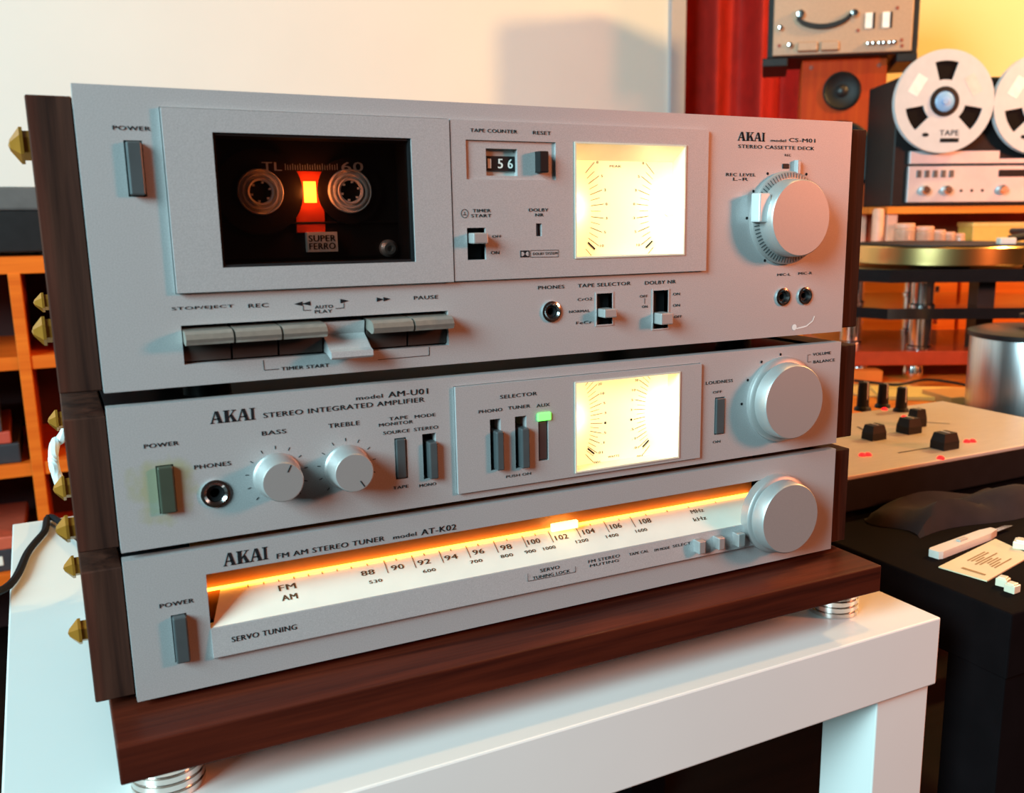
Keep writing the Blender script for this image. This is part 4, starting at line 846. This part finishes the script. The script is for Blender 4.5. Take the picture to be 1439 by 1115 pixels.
for x in (1213, 1236):
    mm_ = MB().rbox(ur(x), ur(x+10), -.003, .002, uzz(42), uzz(20), .001).build('level_meter', RSILV, fpl); MB().rbox(ur(x+10), ur(x+13), -.004, .002, uzz(42), uzz(20), .0005).build('meter_bezel', BLACK, mm_)
for x in (1219, 1226, 1234, 1240, 1248, 1254): MB().lathe((ur(x), 0, uzz(63)), [(.0048, -.001), (.0048, .006), (.004, .010), (0, .011)], 16).build('small_knob', CHROME, fpl)
for x, y in ((1255, 15), (1204, 44), (1263, 60), (1264, 68), (1097, 61)): MB().lathe((ur(x), 0, uzz(y)), [(.004, -.001), (.004, .001), (0, .0015)], 12).build('screw', MATS['dark_red_screw'], fpl)
# red curtain
cb = 3.06
CU_ = thing('red_curtain', 'red curtain hanging in folds beside the white wall end', 'curtain', bgloc(0, cb, 0), BZ)
mb = MB(); V = []; F = []; n = 90; a0, a1 = A_(956, 100, cb), A_(1178, 100, cb)
for i in range(n+1):
    s = i/n; a = a0+(a1-a0)*s; yy = .055*math.sin(s*2*math.pi*3.3+6.75)+.012*math.sin(s*2*math.pi*7.7+.4)
    V += [(a, yy, 0.02), (a, yy*.9, 1.2), (a, yy*.7, 2.3), (a, yy+.004, 0.02), (a, yy*.9+.004, 1.2), (a, yy*.7+.004, 2.3)]
for i in range(n):
    for j in (0, 1, 3, 4): F.append((i*6+j, (i+1)*6+j, (i+1)*6+j+1, i*6+j+1))
mb.add(V, F, True).build('cloth', mat('red_velvet', (.42, .012, .006), .8, var=.15, scale=20), CU_)
MB().tube([(a0-.1, 0, 2.32), ((a0+a1)/2, 0, 2.32), (a1+.1, 0, 2.32)], .014).build('rod', BRASS, CU_)
# wooden panel low on the yellow wall
lp = MB().rbox(0, 2.0, 0, .03, 0, Z_(1250, 215, 2.95), .004).build('trim_2', ORANGEWOOD); structure(lp); lp.location = bgloc(A_(1180, 200, 2.95), 2.955, 0); lp.rotation_euler = (0, 0, BZ)
# ------------------------------------------------------------------ low shelf at the left with equipment
ly = 1.14
ZS = lambda x, y: ony(x, y, ly)[2]
LS = thing('open_shelf', 'orange wooden open shelf unit behind the white table', 'shelf', (0, ly, 0))
ztop = ZS(30, 361); LX0, LX1 = -.75, .50
pth = ZS(30, 361)-ZS(30, 385); xpst = ony(12, 400, ly)[0]; xpw = ony(30, 400, ly)[0]-xpst
SHW = wood('orange_shelf_wood', (.62, .10, .008), (.80, .17, .015), 'X', .5, .5)
MB().rbox(LX0, LX1, 0, .32, ztop-pth, ztop, .001).build('top_board', SHW, LS)
for y in (500, 650, 800):
    zz = ZS(60, y); MB().rbox(LX0, LX1, .002, .32, zz-pth*.8, zz, .001).build('shelf_board', SHW, LS)
for x in (LX0, xpst, LX1-xpw): MB().rbox(x, x+xpw, -.001, .32, 0, ztop-pth+.001, .001).build('upright', SHW, LS)
MB().box(LX0, LX1, .312, .32, 0, ztop-.001).build('back_panel', mat('dark_back_panel', (.05, .012, .01), .7), LS)
e0 = thing('black_equipment_case', 'black equipment case with grey top edge on the open shelf', 'equipment', (-.30, ly+.02, ztop))
eh = ZS(20, 262)-ztop
MB().rbox(-.30, .42, .0, .26, .006, eh*.66, .002).build('body', BLACK, e0); MB().rbox(-.305, .425, -.003, .262, eh*.66, eh, .004).build('top_cover', mat('dark_grey_cover', (.10, .10, .10), .45, var=.1), e0)
for x in (-.25, .37):
    for y in (.03, .22): MB().lathe((x, y, 0), [(0, 0), (.012, 0), (.012, .007), (0, .007)], 16, 'Z').build('foot', BLACK, e0)
# things on the shelf
z1s = ZS(60, 500); z2s = ZS(60, 650); z3s = ZS(60, 800)
def binder(x, z, wd, ht, dp, col, nm, lb, cat):
    o = thing(nm, lb, cat, (x, ly+.02, z+.0003)); MB().rbox(0, wd, 0, dp, 0, ht, .002).build('cover', mat(nm+lb[:10], col, .5, var=.08), o)
    MB().rbox(wd*.2, wd*.8, -.0012, .001, ht*.55, ht*.8, .0004).build('spine_label', CREAM, o)
binder(.005, z1s, .045, .085, .2, (.45, .08, .03), 'record_box', 'brick red box on the upper shelf beside the upright', 'box')
binder(.055, z1s, .05, .075, .2, (.16, .05, .03), 'record_box', 'brown box on the upper shelf next to the brick red one', 'box')
for k, (th, wd, col, lb) in enumerate([(.030, .16, (.03, .03, .035), 'black flat case lowest in the pile on the middle shelf'), (.018, .15, (.50, .07, .04), 'red flat case in the pile on the middle shelf'), (.022, .14, (.05, .05, .06), 'dark grey flat case topping the pile on the middle shelf')]):
    zz = z2s+.0003+sum((.030, .018, .022)[:k]); o = thing('flat_case', lb, 'case', (-.24, ly+.015, zz), .02*k, 'flat cases piled on the middle shelf')
    MB().rbox(0, wd, 0, .2, 0, th, .002).build('box', mat('flat_case_%d' % k, col, .45), o); MB().rbox(wd*.3, wd*.7, -.001, .001, th*.3, th*.7, .0004).build('label_strip', CREAM, o)
for k, (th, wd, col, lb) in enumerate([(.035, .17, (.04, .035, .04), 'black flat case lowest in the pile on the bottom shelf'), (.020, .15, (.55, .10, .05), 'red flat case topping the pile on the bottom shelf')]):
    zz = z3s+.0003+sum((.035, .020)[:k]); o = thing('flat_case', lb, 'case', (-.24, ly+.015, zz), -.02*k, 'flat cases piled on the bottom shelf')
    MB().rbox(0, wd, 0, .2, 0, th, .002).build('box', mat('flat_case_b%d' % k, col, .45), o); MB().rbox(wd*.3, wd*.7, -.001, .001, th*.3, th*.7, .0004).build('label_strip', CREAM, o)
